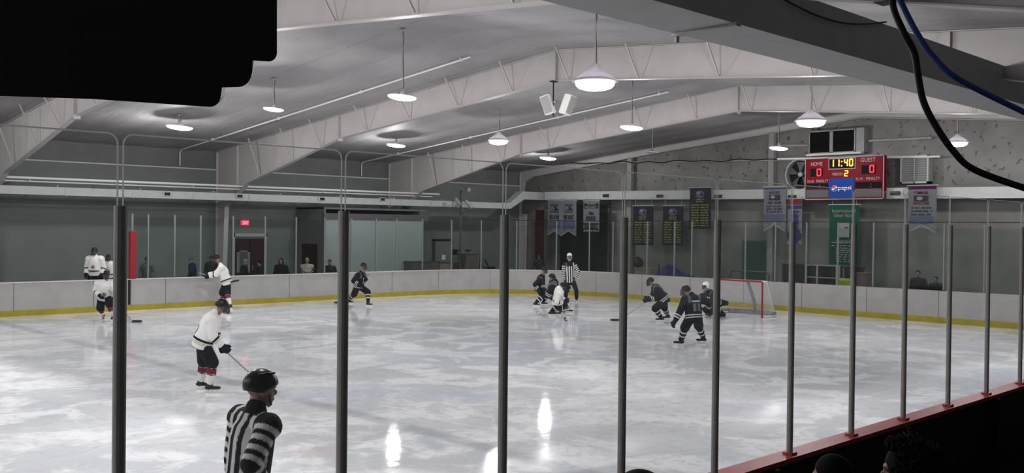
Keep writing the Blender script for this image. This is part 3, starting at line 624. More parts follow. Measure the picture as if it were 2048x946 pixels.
text('advert_lettering', 'pepsi', M['white'], k, S(508, 664, .021), (0, -1, 0), (0, 0, 1), 48/375*HT, 118/713*WD, bold=.0)
b = MB()
for y in (-WD*.35, WD*.35): b.beam((.22, y, .3), (X1-XB-.02, y, .3), .05, .05); b.beam((.22, y, HT-.1), (X1-XB-.02, y, HT-.1), .05, .05)
b.build('wall_bracket', M['dgrey'], r)

# ---------------- window box, fan, louvre on the end wall
XW = 36.9
a, c = atx(1618, 264, XW), atx(1710, 303, XW)
r = thing('viewing_window', 'boxed dark window of two panes in the end wall above the scoreboard', 'window', (XW, (a.y+c.y)/2, c.z)); L = Vector((XW, (a.y+c.y)/2, c.z))
yc = (a.y+c.y)/2; hw = (a.y-c.y)/2; hh = a.z-c.z
b = MB(); b.box(.06, .48, -hw-.35, hw, -.02, hh+.04); b.build('casing', M['girt'], r)
b = MB(); b.box(-.10, .2, -hw-.30, hw+.06, -.10, -.02); b.build('sill', M['frame_dim'], r)
for s0, s1 in ((-hw+.04, -.06), (.10, hw-.03)):
    b = MB(); b.box(.03, .065, s0, s1, .03, hh-.02); p_ = b.build('pane', M['window_dark'], r)
b = MB()
for q in ((-hw, -hw+.05), (-.05, .09), (hw-.04, hw)): b.box(.0, .07, q[0], q[1], 0, hh)
b.box(.0, .07, -hw, hw, -.02, .03); b.box(0, .07, -hw, hw, hh-.03, hh+.02); b.build('window_frame', M['girt'], r)
p = atx(1600, 349, 37.1); r = thing('exhaust_fan', 'round dark exhaust fan in the wall left of the scoreboard', 'fan', (37.1, p.y, p.z)); R0 = .62
b = MB(); b.loft([[(x, R*math.cos(t), R*math.sin(t)) for t in np.linspace(0, 2*math.pi, 33)[:-1]] for x, R in ((.2, R0+.06), (-.05, R0+.06), (-.05, R0), (.2, R0))], False); b.build('shroud', M['grey'], r)
b = MB(); b.prism([(.24, R0*math.cos(t), R0*math.sin(t)) for t in np.linspace(0, 2*math.pi, 33)[:-1]], (.02, 0, 0)); b.build('back_plate', M['black'], r)
for k in range(5):
    a0 = 2*math.pi*k/5+.3; b = MB(); pr = lambda a, R, x: (x, R*math.cos(a), R*math.sin(a))
    b.loft([[pr(a0-.25, .1, .03), pr(a0+.25, .1, .10), pr(a0+.25, .1, .115), pr(a0-.25, .1, .045)], [pr(a0-.28, R0*.9, .0), pr(a0+.32, R0*.9, .12), pr(a0+.32, R0*.9, .132), pr(a0-.28, R0*.9, .012)]]); b.build('blade', M['dgrey'], r)
b = MB(); b.lathe([(.001, .12), (.1, .1), (.1, -.1), (.001, -.12)], (0, 0, 0), 12); b.v = [(q[2]*.6+.06, q[0], q[1]) for q in b.v]; b.build('hub', M['grey'], r)
a, c = atx(1801, 312, 37.0), atx(1857, 366, 37.0)
r = thing('wall_louvre', 'large square slatted louvre in the end wall right of the scoreboard', 'vent', (37.0, (a.y+c.y)/2, c.z)); hw = (a.y-c.y)/2; hh = a.z-c.z
b = MB()
for q in ((-hw, hw, 0, .07), (-hw, hw, hh-.07, hh), (-hw, -hw+.07, 0, hh), (hw-.07, hw, 0, hh), (-.02, .02, 0, hh)): b.box(-.02, .38, *q)
b.build('frame', M['grey'], r)
b = MB(); n = 11
for k in range(n):
    z = .10+(hh-.2)*k/(n-1); b.hexa([(.02, -hw+.07, z-.05), (.12, -hw+.07, z+.04), (.12, hw-.07, z+.04), (.02, hw-.07, z-.05), (.02, -hw+.07, z-.04), (.12, -hw+.07, z+.05), (.12, hw-.07, z+.05), (.02, hw-.07, z-.04)])
b.build('slats', M['grey'], r)
b = MB(); b.box(.2, .22, -hw+.05, hw-.05, .05, hh-.05); b.build('back_plate', M['dgrey'], r)

# ---------------- banners
XN = 36.15
def banner(u0, v0, u1, v1, label, base, deco, notch=0.0, point=0.0, x=XN):
    tl, br = atx(u0, v0, x), atx(u1, v1, x); wdt, hgt = tl.y-br.y, tl.z-br.z
    r = thing('banner', label, 'banner', (x, (tl.y+br.y)/2, br.z), 0, 'banners hanging on the end wall'); hw = wdt/2; b = MB()
    n = 13; cols = []
    for k in range(n):
        y = hw-wdt*k/(n-1); q = 1-abs(y)/hw; lo = notch*hgt*q if notch else point*hgt*(1-q)
        cols.append((y, lo, .022*math.sin(k*1.1)))
    rings = []
    for y, lo, dx in cols: rings.append([(dx*.0, y, hgt), (dx, y, (hgt+lo)/2), (dx, y, lo), (dx+.008, y, lo), (dx+.008, y, (hgt+lo)/2), (.008, y, hgt)])
    b.loft(rings); b.build('cloth', base, r)
    b = MB(); b.tube([(.0, hw+.05, hgt+.01), (.0, -hw-.05, hgt+.01)], .022, 8); b.build('top_rod', M['grey'], r)
    b = MB(); ztop = br.z+hgt
    for q in (hw*.8, -hw*.8):
        zd_ = zt(r.location.y+q)-dz+.06-br.z; zd_ = zd_ if zd_ > hgt else min(hgt, zt(r.location.y+q)-.05-br.z); b.tube([(.012, q, hgt), (.012, q, zd_+.001), (XD-x+.02, q, zd_)], .008, 5)
    b.build('hanging_cord', M['grey'], r)
    if notch:
        b = MB(); z0 = 0
        for s in (1, -1): b.beam((-.03, s*hw, .02), (-.03, 0, notch*hgt+.02), .012, .07)
        b.build('tail_trim', M['ban_lt'], r)
    for kd, d in enumerate(deco):
        e_ = .0022*kd
        kind, fx, fz, fw, fh, mt = d[:6]; y = hw-wdt*fx; z = hgt*(1-fz)
        if kind == 'bar': b = MB(); b.box(-.030-e_, -.026-e_, y-fw*wdt/2, y+fw*wdt/2, z-fh*hgt/2, z+fh*hgt/2); b.build('stripe', M[mt], r)
        elif kind == 'disc': b = MB(); b.prism([(-.028-e_, y+fw*wdt/2*math.cos(t), z+fh*hgt/2*math.sin(t)) for t in np.linspace(0, 2*math.pi, 25)[:-1]], (-.002, 0, 0)); b.build('emblem', M[mt], r)
        elif kind == 'tri': b = MB(); b.prism([(-.028-e_, y-fw*wdt/2, z+fh*hgt/2), (-.028-e_, y+fw*wdt/2, z+fh*hgt/2), (-.028-e_, y, z-fh*hgt/2)], (-.002, 0, 0)); b.build('emblem', M[mt], r)
        elif kind == 'leaf':
            pts = [(0, 1), (.2, .55), (.45, .7), (.38, .2), (.7, .45), (.8, .25), (.98, .2), (.85, -.1), (.5, -.42), (.55, -.55), (.07, -.48), (.1, -1), (-.1, -1), (-.07, -.48), (-.55, -.55), (-.5, -.42), (-.85, -.1), (-.98, .2), (-.8, .25), (-.7, .45), (-.38, .2), (-.45, .7), (-.2, .55)]
            b = MB(); b.prism([(-.028-e_, y-fw*wdt/2*px, z+fh*hgt/2*pz) for px, pz in pts], (-.002, 0, 0)); b.build('leaf', M[mt], r)
        elif kind == 'text': text('lettering', d[6], M[mt], r, (-.029-e_, y, z), (0, -1, 0), (0, 0, 1), fh*hgt, fw*wdt, bold=.01)
        elif kind == 'lines':    # small print: short runs of broken strokes
            rnd = random.Random(int(u0+v0*3+fz*100)); b = MB(); nl = d[6]
            for k in range(nl):
                zz = z-fh*hgt*(k/(nl-1)-.5); yy = y+fw*wdt/2
                while yy > y-fw*wdt/2+.05:
                    l = rnd.uniform(.08, .28); e = max(yy-l, y-fw*wdt/2); b.box(-.030-e_, -.026-e_, e, yy, zz-.022, zz+.022); yy = e-rnd.uniform(.03, .09)
            b.build('print', M[mt], r)
    return r
hb = lambda: [('text', .5, .12, .55, .05, 'ban_txt', 'HOCKEY'), ('disc', .5, .21, .34, .10, 'ban_txt'), ('disc', .42, .205, .14, .05, 'ban_lt'), ('bar', .66, .25, .2, .03, 'ban_txt'), ('text', .5, .31, .6, .05, 'ban_maroon', 'ATOM AA'), ('lines', .5, .46, .7, .08, 'ban_txt', 3), ('bar', .5, .66, .86, .2, 'ban_pale')]
banner(1096, 402, 1123.5, 472, 'grey-white swallowtail banner, left of the matching pair in the corner', M['ban_white'], hb(), notch=.14)
banner(1124.5, 402, 1152, 472, 'grey-white swallowtail banner, right of the matching pair in the corner', M['ban_white'], hb(), notch=.14)
banner(1167, 402, 1198, 464, 'black and white banner with a dark leaf before the dark doorway', M['ban_white'], [('bar', .5, .16, .9, .16, 'ban_black'), ('text', .5, .10, .6, .07, 'ban_lt', 'TEAM'), ('text', .5, .20, .75, .07, 'ban_lt', 'MIDGET'), ('leaf', .5, .40, .34, .15, 'ban_txt'), ('bar', .5, .50, .6, .015, 'ban_txt'), ('lines', .5, .58, .6, .08, 'ban_txt', 3), ('bar', .5, .74, .95, .05, 'ban_black'), ('bar', .5, .82, .8, .035, 'ban_txt'), ('bar', .5, .91, .9, .09, 'ban_maroon'), ('lines', .5, .96, .8, .02, 'ban_lt', 2)])
def navy(nl): return [('bar', .5, .69, 1.0, .60, 'ban_dk'), ('disc', .5, .16, .42, .19, 'ban_pale'), ('disc', .42, .12, .16, .07, 'ban_lt'), ('bar', .58, .17, .12, .05, 'ban_navy'), ('lines', .5, .31, .36, .05, 'ban_yel', 2), ('lines', .28, .67, .36, .50, 'ban_yel', nl), ('lines', .73, .67, .36, .50, 'ban_yel', nl)]
banner(1267, 412, 1306, 491, 'dark navy name banner left of its level twin on the end wall', M['ban_navy'], navy(9))
banner(1326, 412, 1366, 491, 'dark navy name banner right of its level twin on the end wall', M['ban_navy'], navy(9))
banner(1380, 376, 1421, 458, 'dark navy name banner hung higher than the other two, over the duct', M['ban_navy'], navy(9), x=36.05)
hb2 = lambda: [('bar', .5, .04, 1, .02, 'ban_blue'), ('text', .5, .13, .5, .06, 'ban_txt', 'HOCKEY'), ('bar', .5, .24, .5, .12, 'ban_txt'), ('disc', .42, .23, .2, .07, 'ban_lt'), ('text', .5, .36, .6, .06, 'ban_maroon', 'PEE WEE'), ('lines', .5, .50, .75, .12, 'ban_txt', 3), ('bar', .5, .70, .9, .16, 'ban_pale')]
banner(1528.5, 374, 1571, 463, 'white swallowtail banner left of the scoreboard', M['ban_white'], hb2(), notch=.15, x=36.05)
banner(1576, 398, 1603, 489, 'small red white and blue banner with blue tail left of the green banner', M['ban_white'], [('bar', .5, .06, 1, .12, 'ban_red'), ('bar', .5, .18, 1, .07, 'ban_blue'), ('text', .55, .28, .6, .07, 'ban_red', 'OMHA'), ('disc', .55, .38, .5, .11, 'ban_blue'), ('bar', .5, .50, .6, .10, 'ban_blue'), ('lines', .5, .62, .7, .08, 'ban_txt', 3), ('bar', .5, .71, .8, .05, 'ban_maroon'), ('bar', .5, .81, 1, .12, 'ban_blue'), ('tri', .7, .93, .5, .13, 'ban_blue')], notch=.16)
banner(1659, 410, 1717, 531, 'tall green banner with white lettering under the scoreboard', M['ban_green'], [('text', .5, .10, .78, .055, 'ban_lt', 'International'), ('text', .5, .175, .66, .06, 'ban_lt', 'Silver Stick'), ('bar', .52, .42, .34, .24, 'ban_lt'), ('bar', .6, .38, .12, .02, 'ban_txt'), ('text', .5, .60, .5, .035, 'ban_lt', 'Newmarket'), ('lines', .5, .655, .8, .05, 'ban_lt', 2), ('lines', .5, .83, .5, .22, 'ban_lt', 7)])
banner(1817, 372, 1872, 466, 'white swallowtail banner with red print right of the scoreboard', M['ban_white'], [('bar', .5, .02, 1, .03, 'ban_red'), ('bar', .5, .055, 1, .03, 'ban_blue'), ('text', .47, .15, .5, .07, 'ban_red', 'OMHA'), ('bar', .47, .27, .5, .12, 'ban_txt'), ('disc', .42, .27, .22, .08, 'ban_lt'), ('text', .47, .37, .55, .06, 'ban_red', 'BANTAM'), ('lines', .5, .54, .75, .14, 'ban_txt', 3), ('bar', .5, .72, .85, .14, 'ban_pale')], notch=.15, x=36.05)
p, q = atx(1071, 420, 36.3), atx(1087, 520, 36.3); b = MB(); b.box(0, .02, p.y-q.y, 0, 0, p.z-q.z); b.box(-.006, 0, .1, p.y-q.y-.1, .2, p.z-q.z-.3)
o = b.build('wall_hanging', M['ban_maroon']); o.location = (36.3, q.y, q.z); tag(o, 'narrow dark red hanging left of the paired banners', 'banner')

# ---------------- far wall: doors, exit sign, office, corner doorway
YD = 37.90
a, c = aty(469, 477, YD), aty(528.5, 553, YD)
r = thing('door_1', None, None, ((a.x+c.x)/2, YD, -.03)); r['kind'] = 'structure'; hw = (c.x-a.x)/2; hh = a.z+.03
for s0, s1 in ((-hw, -.01), (.01, hw)):
    b = MB(); b.box(s0, s1, -.04, .01, .01, hh); d = b.build('door_leaf', M['doorred'], r)
    b = MB(); q = s1-.1 if s0 < 0 else s0+.1; b.tube([(q, -.04, 1.0), (q, -.09, 1.0), (q, -.09, 1.2), (q, -.04, 1.2)], .012, 6); b.build('door_handle', M['grey'], d)
b = MB(); b.box(-hw-.08, -hw, -.06, .01, 0, hh+.22); b.box(hw, hw+.08, -.06, .01, 0, hh+.22); b.box(-hw-.08, hw+.08, -.06, .01, hh+.08, hh+.22); b.build('door_frame', M['grey'], r)
q0, q1 = aty(473, 501, YD-.05), aty(499, 545, YD-.05)
r = thing('notice_frame', 'pale framed notice board on the red double door', 'frame', ((q0.x+q1.x)/2, YD-.05, q1.z)); hw = (q1.x-q0.x)/2; hh = q0.z-q1.z
b = MB()
for z in ((-hw, -hw+.12, 0, hh), (hw-.12, hw, 0, hh)): b.box(z[0], z[1], -.04, 0, z[2], z[3])
b.box(-hw, hw, -.04, 0, hh-.06, hh); b.build('frame', M['ban_lt'], r)
b = MB(); b.box(-hw+.1, hw-.1, -.02, 0, 0, hh-.05); b.build('backing', M['dgrey'], r)
p = aty(490, 446, YD-.05); r = thing('exit_sign', 'glowing red exit sign above the red double door', 'sign', (p.x, YD-.05, p.z-.1))
b = MB(); b.box(-.17, .17, -.06, .065, 0, .22, .01); b.build('casing', M['exit'], r)
text('lettering', 'EXIT', M['exitw'], r, (0, -.062, .11), (1, 0, 0), (0, 0, 1), .13, .26)
# office box by the far wall
ox = aty(592, 500, 37.9).x; oy = None
best = min((abs(aty(649, 440, y).x-ox), y) for y in np.arange(33.5, 37.5, .05)); oy = best[1]; ex = aty(846, 440, oy).x; oz = aty(740, 440, oy).z
r = thing('office_box', 'grey-white office room standing against the far wall behind the glass', 'room', (ox, oy, -.03))
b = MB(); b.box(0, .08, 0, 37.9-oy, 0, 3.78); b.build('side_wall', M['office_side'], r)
b = MB(); n = 3; wpan = (ex-ox)/n
b.box(0.06, ex-ox, 0, .08, 0, oz+.03); b.build('front_wall', M['office'], r)
b = MB(); b.box(-.05, ex-ox+.3, -.06, .12, oz+.03, oz+.30); b.build('header', M['dgrey'], r)
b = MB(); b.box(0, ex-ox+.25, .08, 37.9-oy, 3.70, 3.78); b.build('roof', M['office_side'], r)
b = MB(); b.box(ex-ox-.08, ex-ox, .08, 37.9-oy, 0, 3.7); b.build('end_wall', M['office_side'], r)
q0, q1 = atx(604, 487, ox-.03), atx(633, 560, ox-.03); b = MB(); b.box(-.04, 0, q1.y-oy, q0.y-oy, .01, q0.z+.03); d = b.build('door', M['doorred'], r)
b = MB(); b.ell((-.07, q1.y-oy+.12, 1.05), (.03, .03, .03)); b.build('door_knob', M['grey'], d)
p = aty(830, 526, oy-.1); r = thing('storage_box', 'dark grey box beneath the white office front at its right end', 'box', (p.x, oy-.35, -.03)); b = MB(); b.box(-.62, .55, -.3, .3, 0, p.z+.08, .02); b.build('body', M['dgrey'], r); b = MB(); b.box(-.64, .57, -.32, .32, p.z+.08, p.z+.13); b.build('lid', M['dgrey'], r)
# corner doorway
XC = 37.3
a, c = atx(1122, 398, XC), atx(1216, 560, XC)
r = thing('door_2', None, None, (XC, (a.y+c.y)/2, -.03)); r['kind'] = 'structure'; hw = (a.y-c.y)/2
b = MB(); b.box(-.03, .02, -hw, hw, 0, 4.2)
for k in range(9): b.box(-.04, -.03, -hw, hw, .2+k*.46, .215+k*.46)
b.build('door_leaf', M['black'], r)
b = MB(); b.box(-.08, .02, -hw-.1, -hw, 0, 4.3); b.box(-.08, .02, hw, hw+.1, 0, 4.3); b.box(-.08, .02, -hw-.1, hw+.1, 4.2, 4.32); b.build('door_frame', M['dgrey'], r)
a, c = atx(1489, 483, XC), atx(1533, 560, XC)
r = thing('door_3', None, None, (XC, (a.y+c.y)/2, -.03)); r['kind'] = 'structure'; hw = (a.y-c.y)/2
b = MB(); b.box(-.05, .02, -hw, hw, 0, a.z+.03); b.build('door_leaf', M['green_door'], r)
b = MB(); b.box(-.08, .02, -hw-.08, -hw, 0, a.z+.1); b.box(-.08, .02, hw, hw+.08, 0, a.z+.1); b.box(-.08, .02, -hw, hw, a.z+.03, a.z+.1); b.build('door_frame', M['dgrey'], r)

# ================================================================== people
def ik(a, c, l1, l2, pole):
    a, c, pole = Vector(a), Vector(c), Vector(pole); d = c-a; L = d.length; n = d/L
    if L > .995*(l1+l2): k = L/(.995*(l1+l2)); l1 *= k; l2 *= k
    x = (l1*l1-l2*l2+L*L)/(2*L); h = math.sqrt(max(0, l1*l1-x*x)); q = pole-n*pole.dot(n)
    if q.length < 1e-4: q = Vector((0, 0, 1)).cross(n)
    return a+n*x+q.normalized()*h
def remesh(b, name, mt, parent, voxel, off, dye=None, smooth=4):
    """one continuous skin over the collected limbs"""
    me = bpy.data.meshes.new(name); me.from_pydata([tuple(Vector(p)-off) for p in b.v], [], b.f); me.update()
    t = bpy.data.objects.new(name, me); COL.objects.link(t)
    m = t.modifiers.new('r', 'REMESH'); m.mode = 'VOXEL'; m.voxel_size = voxel
    m = t.modifiers.new('s', 'SMOOTH'); m.factor = .5; m.iterations = smooth
    bpy.context.view_layer.update()
    out = bpy.data.meshes.new_from_object(t.evaluated_get(bpy.context.evaluated_depsgraph_get())); bpy.data.objects.remove(t); bpy.data.meshes.remove(me)
    out.name = name; out.materials.clear(); out.materials.append(mt); out.polygons.foreach_set('use_smooth', [True]*len(out.polygons))
    if dye:
        co = np.empty(len(out.vertices)*3); out.vertices.foreach_get('co', co); co = co.reshape(-1, 3)+np.array(off)
        c = dye(co); at = out.attributes.new('dye', 'FLOAT_COLOR', 'POINT'); at.data.foreach_set('color', np.concatenate([c, np.ones((len(c), 1))], 1).astype(np.float32).ravel())
    o = bpy.data.objects.new(name, out); COL.objects.link(o); o.parent = parent; return o
def seg_near(co, segs):
    """nearest limb of each vertex, and how far along it"""
    best = np.full(len(co), 1e9); idx = np.zeros(len(co), int); par = np.zeros(len(co))
    for i, (a, c, w) in enumerate(segs):
        a, c = np.array(a), np.array(c); d = c-a; L = d @ d; t = np.clip((co-a) @ d/L, 0, 1); r = np.linalg.norm(co-(a+t[:, None]*d), axis=1)/w
        k = r < best; best[k] = r[k]; idx[k] = i; par[k] = t[k]
    return idx, par
def hand(b, wr, d, n, sg, s, fat=1.0, curl=.55):
    d, n = Vector(d).normalized(), Vector(n); n = (n-d*n.dot(d)).normalized(); t = d.cross(n)*sg
    b.cap(wr, wr+d*.085*s, .032*s*fat**.6, .043*s*fat**.6, 10, .45*fat**.4, t)
    for k, L in enumerate((.070, .080, .076, .060)):
        p = wr+d*.088*s+t*(.030-.020*k)*s*fat**.6; dr = d.copy(); nn = n.copy(); r = .0088*s*fat
        for q, f in enumerate((.42, .33, .25)):
            dr, nn = dr*math.cos(curl)+nn*math.sin(curl), nn*math.cos(curl)-dr*math.sin(curl)
            e = p+dr*L*f*s*fat**.4; b.cap(p, e, r*(1-.08*q), r*(.92-.08*q), 6); p = e
    p = wr+d*.025*s+t*.034*s*fat**.6; e = p+(d*.55+t*.6).normalized()*.04*s; b.cap(p, e, .013*s*fat, .0105*s*fat, 6); b.cap(e, e+(d*.8+t*.15).normalized()*.032*s, .0105*s*fat, .009*s*fat, 6)
def dome(c, R, rad, rim, name, mt, parent, off, n=26, m=9, th=.93):
    """shell over the crown of a head; rim(phi) = how far down it reaches at each bearing from the face"""
    rings = []
    for k in (1, th):
        ring = []
        for i in range(m+1): ring.append([c+R @ Vector((rad[0]*k*math.sin(max(.02, rim(p)*i/m))*math.cos(p), rad[1]*k*math.sin(max(.02, rim(p)*i/m))*math.sin(p), rad[2]*k*math.cos(rim(p)*i/m))) for p in [2*math.pi*j/n for j in range(n)]])
        rings += ring if k == 1 else ring[::-1]
    b = MB(); b.loft(rings); b.v = [Vector(p)-off for p in b.v]; return b.build(name, mt, parent, True)
def yawm(a, pitch=0): return Matrix.Rotation(a, 3, 'Z') @ Matrix.Rotation(pitch, 3, 'Y')
SKIN = (.24, .145, .11)
def figure(label, J, outfit, group=None, cat='person', voxel=.013):
    """J: world joints hip, neck, head, wrist (left, right), ankle (left, right), yaw, hyaw, hpitch, s, toe yaws, foot pitch"""
    s = J.get('s', 1.0); kind = outfit['kind']; skater = kind in ('player', 'goalie', 'referee'); off = Vector(J['base'])
    root = thing('person', label, cat, off, 0, group); yaw = J['yaw']; f = Vector((math.cos(yaw), math.sin(yaw), 0)); lat = Vector((-math.sin(yaw), math.cos(yaw), 0)); U = Vector((0, 0, 1))
    hip, neck, head = Vector(J['hip']), Vector(J['neck']), Vector(J['head']); sp = (neck-hip).normalized(); latS = J.get('lat', lat); latS = (latS-sp*latS.dot(sp)).normalized(); dep = latS.cross(sp)
    big = kind in ('player', 'goalie'); shw = (.20 if big else .185)*s
    sh = [neck-sp*.06*s+latS*shw, neck-sp*.06*s-latS*shw]; hj = [hip+lat*.10*s, hip-lat*.10*s]
    wr = [Vector(p) for p in J['wrist']]; an = [Vector(p) for p in J['ankle']]
    el = [ik(sh[i], wr[i], .29*s, .26*s, J.get('epole', [-f*.6-U*.7+lat*.5, -f*.6-U*.7-lat*.5])[i]) for i in (0, 1)]
    kn = [ik(hj[i], an[i], .43*s, .41*s, f+lat*(.15 if i == 0 else -.15)) for i in (0, 1)]
    toe = J.get('toe', [yaw, yaw]); fp = J.get('fpitch', [0, 0]); hR = yawm(J.get('hyaw', yaw), J.get('hpitch', 0)); hf = hR @ Vector((1, 0, 0)); hl = hR @ Vector((0, 1, 0)); hu = hR @ U
    H = lambda x, y, z: head+(hf*x+hl*y+hu*z)*s
    # ---- the body: one continuous skin
    b = MB()
    b.cap(hip+sp*.02*s, hip+sp*.33*s, .115*s, .13*s, 14, .66, latS); b.cap(sh[0]*.8+sh[1]*.2-sp*.02*s, sh[1]*.8+sh[0]*.2-sp*.02*s, .055*s, .055*s, 10); b.cap(neck-sp*.08*s, H(-.015, 0, -.06), .062*s, .055*s, 10)
    for i in (0, 1):
        b.cap(sh[i], el[i], .052*s, .042*s, 10); b.cap(el[i], wr[i], .042*s, .029*s, 10); b.cap(hj[i], kn[i], .088*s, .058*s, 10); b.cap(kn[i], an[i], .056*s, .036*s, 10)
        tf = Vector((math.cos(toe[i]), math.sin(toe[i]), -math.sin(fp[i]))).normalized(); b.cap(an[i]-tf*.03*s-U*.04*s, an[i]+tf*.15*s-U*.055*s, .033*s, .026*s, 8)
        dd = (wr[i]-el[i]).normalized(); pn = J.get('palm', [-lat*.9+f*.1, lat*.9+f*.1])[i]; hand(b, wr[i], dd, pn, -1 if i == 0 else 1, s)
    b.ell(H(-.005, 0, .022), (.096*s, .076*s, .093*s), hR); b.ell(H(.030, 0, -.045), (.062*s, .056*s, .075*s), hR); b.ell(H(.048, 0, -.088), (.038*s, .040*s, .030*s), hR)
    b.ell(H(.098, 0, -.028), (.017*s, .012*s, .022*s), hR); b.ell(H(.082, 0, .012), (.02*s, .05*s, .012*s), hR); b.ell(H(.087, 0, -.072), (.010*s, .022*s, .010*s), hR)
    for q in (1, -1): b.ell(H(-.005, q*.077, -.015), (.020*s, .010*s, .032*s), hR)
    Rt = np.array(hR); hc = np.array(head); skin = outfit.get('skin', SKIN)
    def bodydye(co):
        c = np.tile(np.array(skin), (len(co), 1)); l = (co-hc) @ Rt/s
        for q in (1, -1): c[np.linalg.norm(l-np.array([.088, q*.031, -.006]), axis=1) < .0135] = (.03, .025, .02)
        c[(np.abs(l[:, 1]) < .04) & (np.abs(l[:, 2]-.014) < .006) & (np.abs(l[:, 1]) > .014) & (l[:, 0] > .06)] *= .4
        c[(np.abs(l[:, 1]) < .024) & (np.abs(l[:, 2]+.072) < .006) & (l[:, 0] > .06)] = (.18, .07, .06)
        return c
    remesh(b, 'body', M['skin'], root, J.get('bvox', voxel*.75), off, bodydye, 2)
    # ---- upper garment
    fat = (1.22 if big else .92)*outfit.get('bulk', 1.0); bk = outfit.get('bulk', 1.0); b = MB(); hem = hip-(sp+U)*(.055 if big else .03)*s
    b.cap(hem+sp*.03*s, hip+sp*.37*s, (.228 if big else .168*bk)*s, (.222 if big else .178*bk)*s, 18, .80, latS, True); b.cap(hem, hem+(sp+U)*.09*s, (.228 if big else .170*bk)*s, (.224 if big else .168*bk)*s, 18, .80, latS, True)
    b.cap(sh[0]-sp*.015*s, sh[1]-sp*.015*s, .098*s*fat, .098*s*fat, 12); b.cap(neck-sp*.08*s, neck+sp*(.05 if big else .02)*s, .105*s, .072*s, 12)
    if outfit.get('hood_down'): b.cap(neck-dep*-.02*s-f*.09*s+latS*.07*s, neck-f*.09*s-latS*.07*s, .05*s, .05*s, 10)
    for i in (0, 1):
        b.cap(sh[i], el[i], .088*s*fat, .074*s*fat, 12); e = wr[i].lerp(el[i], .12 if not big else .25); b.cap(el[i], e, .074*s*fat, .062*s*fat, 12)
    segs = [(hem, neck, 1.6), (sh[0], el[0], .8), (sh[1], el[1], .8), (el[0], wr[0], .75), (el[1], wr[1], .75)]
    def topdye(co):
        idx, par = seg_near(co, segs); rel = co-np.array(hem); a = rel @ np.array(sp)/s; y = rel @ np.array(latS)/s; x = (co-np.array(hip)) @ np.array(dep)/s
        return outfit['top'](idx, par, a, y, x)
    remesh(b, outfit.get('topname', 'jersey'), M['fabric'], root, voxel, off, topdye)
    # ---- trousers, socks, boots
    b = MB(); b.ell(hip-U*.05*s, (.115*s, .155*s, .11*s), yawm(yaw))
    if big:
        for i in (0, 1): b.cap(hj[i].lerp(kn[i], .12), kn[i].lerp(hj[i], .06), .126*s, .124*s, 14)
        remesh(b, 'hockey_pants', M['fabric'], root, voxel, off, lambda co: np.tile(np.array(outfit.get('pants', (.010, .011, .018))), (len(co), 1)))
    else:
        for i in (0, 1): b.cap(hj[i], kn[i], .100*s, .078*s, 12); b.cap(kn[i], an[i]+U*.02*s, .078*s, .068*s, 12)
        remesh(b, 'trousers', M['fabric'], root, voxel, off, lambda co: np.tile(np.array(outfit.get('pants', (.012, .012, .016))), (len(co), 1)))
    for i in (0, 1):
        tf = Vector((math.cos(toe[i])*math.cos(fp[i]), math.sin(toe[i])*math.cos(fp[i]), -math.sin(fp[i]))); tn = Vector((math.cos(toe[i])*math.sin(fp[i]), math.sin(toe[i])*math.sin(fp[i]), math.cos(fp[i]))); A = an[i]; ts = tn.cross(tf)
        if big:
            b = MB(); b.cap(kn[i]+(hj[i]-kn[i]).normalized()*.03*s, kn[i].lerp(A, .5), .092*s, .090*s, 12); b.cap(kn[i].lerp(A, .5), A+(kn[i]-A).normalized()*.06*s, .090*s, .064*s, 12)
            kk, aa = kn[i], A
            remesh(b, 'sock', M['fabric'], root, voxel, off, lambda co: outfit['sock'](np.clip((co-np.array(kk)) @ np.array(aa-kk)/((aa-kk).length**2), -.3, 1.2)))
        if kind == 'goalie':
            b = MB(); sd = ts; up = (kn[i]-A).normalized(); fr = sd.cross(up)*-1; fr = fr if fr.dot(f) > 0 else -fr; rings = []
            for q, wq in ((-.07, .11), (.1, .14), (.4, .15), (.62, .15), (.72, .12)):
                c = A+up*q*s+fr*(.07+.03*(q > .3))*s; rings.append([c+sd*x*wq*s*1.0+fr*y*s for x, y in ((-1, -.04), (-.9, .05), (0, .075), (.9, .05), (1, -.04), (0, -.05))])
            b.loft(rings); b.v = [Vector(p)-off for p in b.v]; b.build('leg_pad', M['shell_black'] , root, True)
        b = MB()
        if skater:
            b.cap(A-tf*.045*s-tn*.035*s, A+tf*.165*s-tn*.045*s, .042*s, .034*s, 10, .85, ts); b.cap(A-tf*.015*s-tn*.03*s, A+(kn[i]-A).normalized()*.11*s, .050*s, .056*s, 10); b.cap(A+tf*.02*s, A+tf*.05*s+tn*.05*s, .035*s, .025*s, 8)
            k = remesh(b, 'skate', M['boot'], root, .010, off, None, 2)
            b = MB(); o_ = A-tn*.078*s
            for p0, p1 in ((-.06, -.015), (.09, .15)): b.beam(o_+tf*p0*s-tn*.012*s, o_+tf*p1*s-tn*.012*s, .022*s, .036*s, tn)
            b.beam(o_-tf*.07*s-tn*.030*s, o_+tf*.19*s-tn*.030*s, .012*s, .016*s, tn); b.v = [Vector(p)-off for p in b.v]; b.build('blade_holder', M['white'], k)
            b = MB(); b.beam(o_-tf*.085*s-tn*.0475*s, o_+tf*.20*s-tn*.0475*s, .005, .024*s, tn); b.v = [Vector(p)-off for p in b.v]; b.build('steel_blade', M['blade'], k)
        else:
            b.cap(A-tf*.05*s-tn*.045*s, A+tf*.17*s-tn*.055*s, .040*s, .033*s, 10, .9, ts); b.cap(A-tn*.03*s, A+tn*.04*s, .045*s, .048*s, 10); remesh(b, 'shoe', M['leather'], root, .011, off, None, 2)
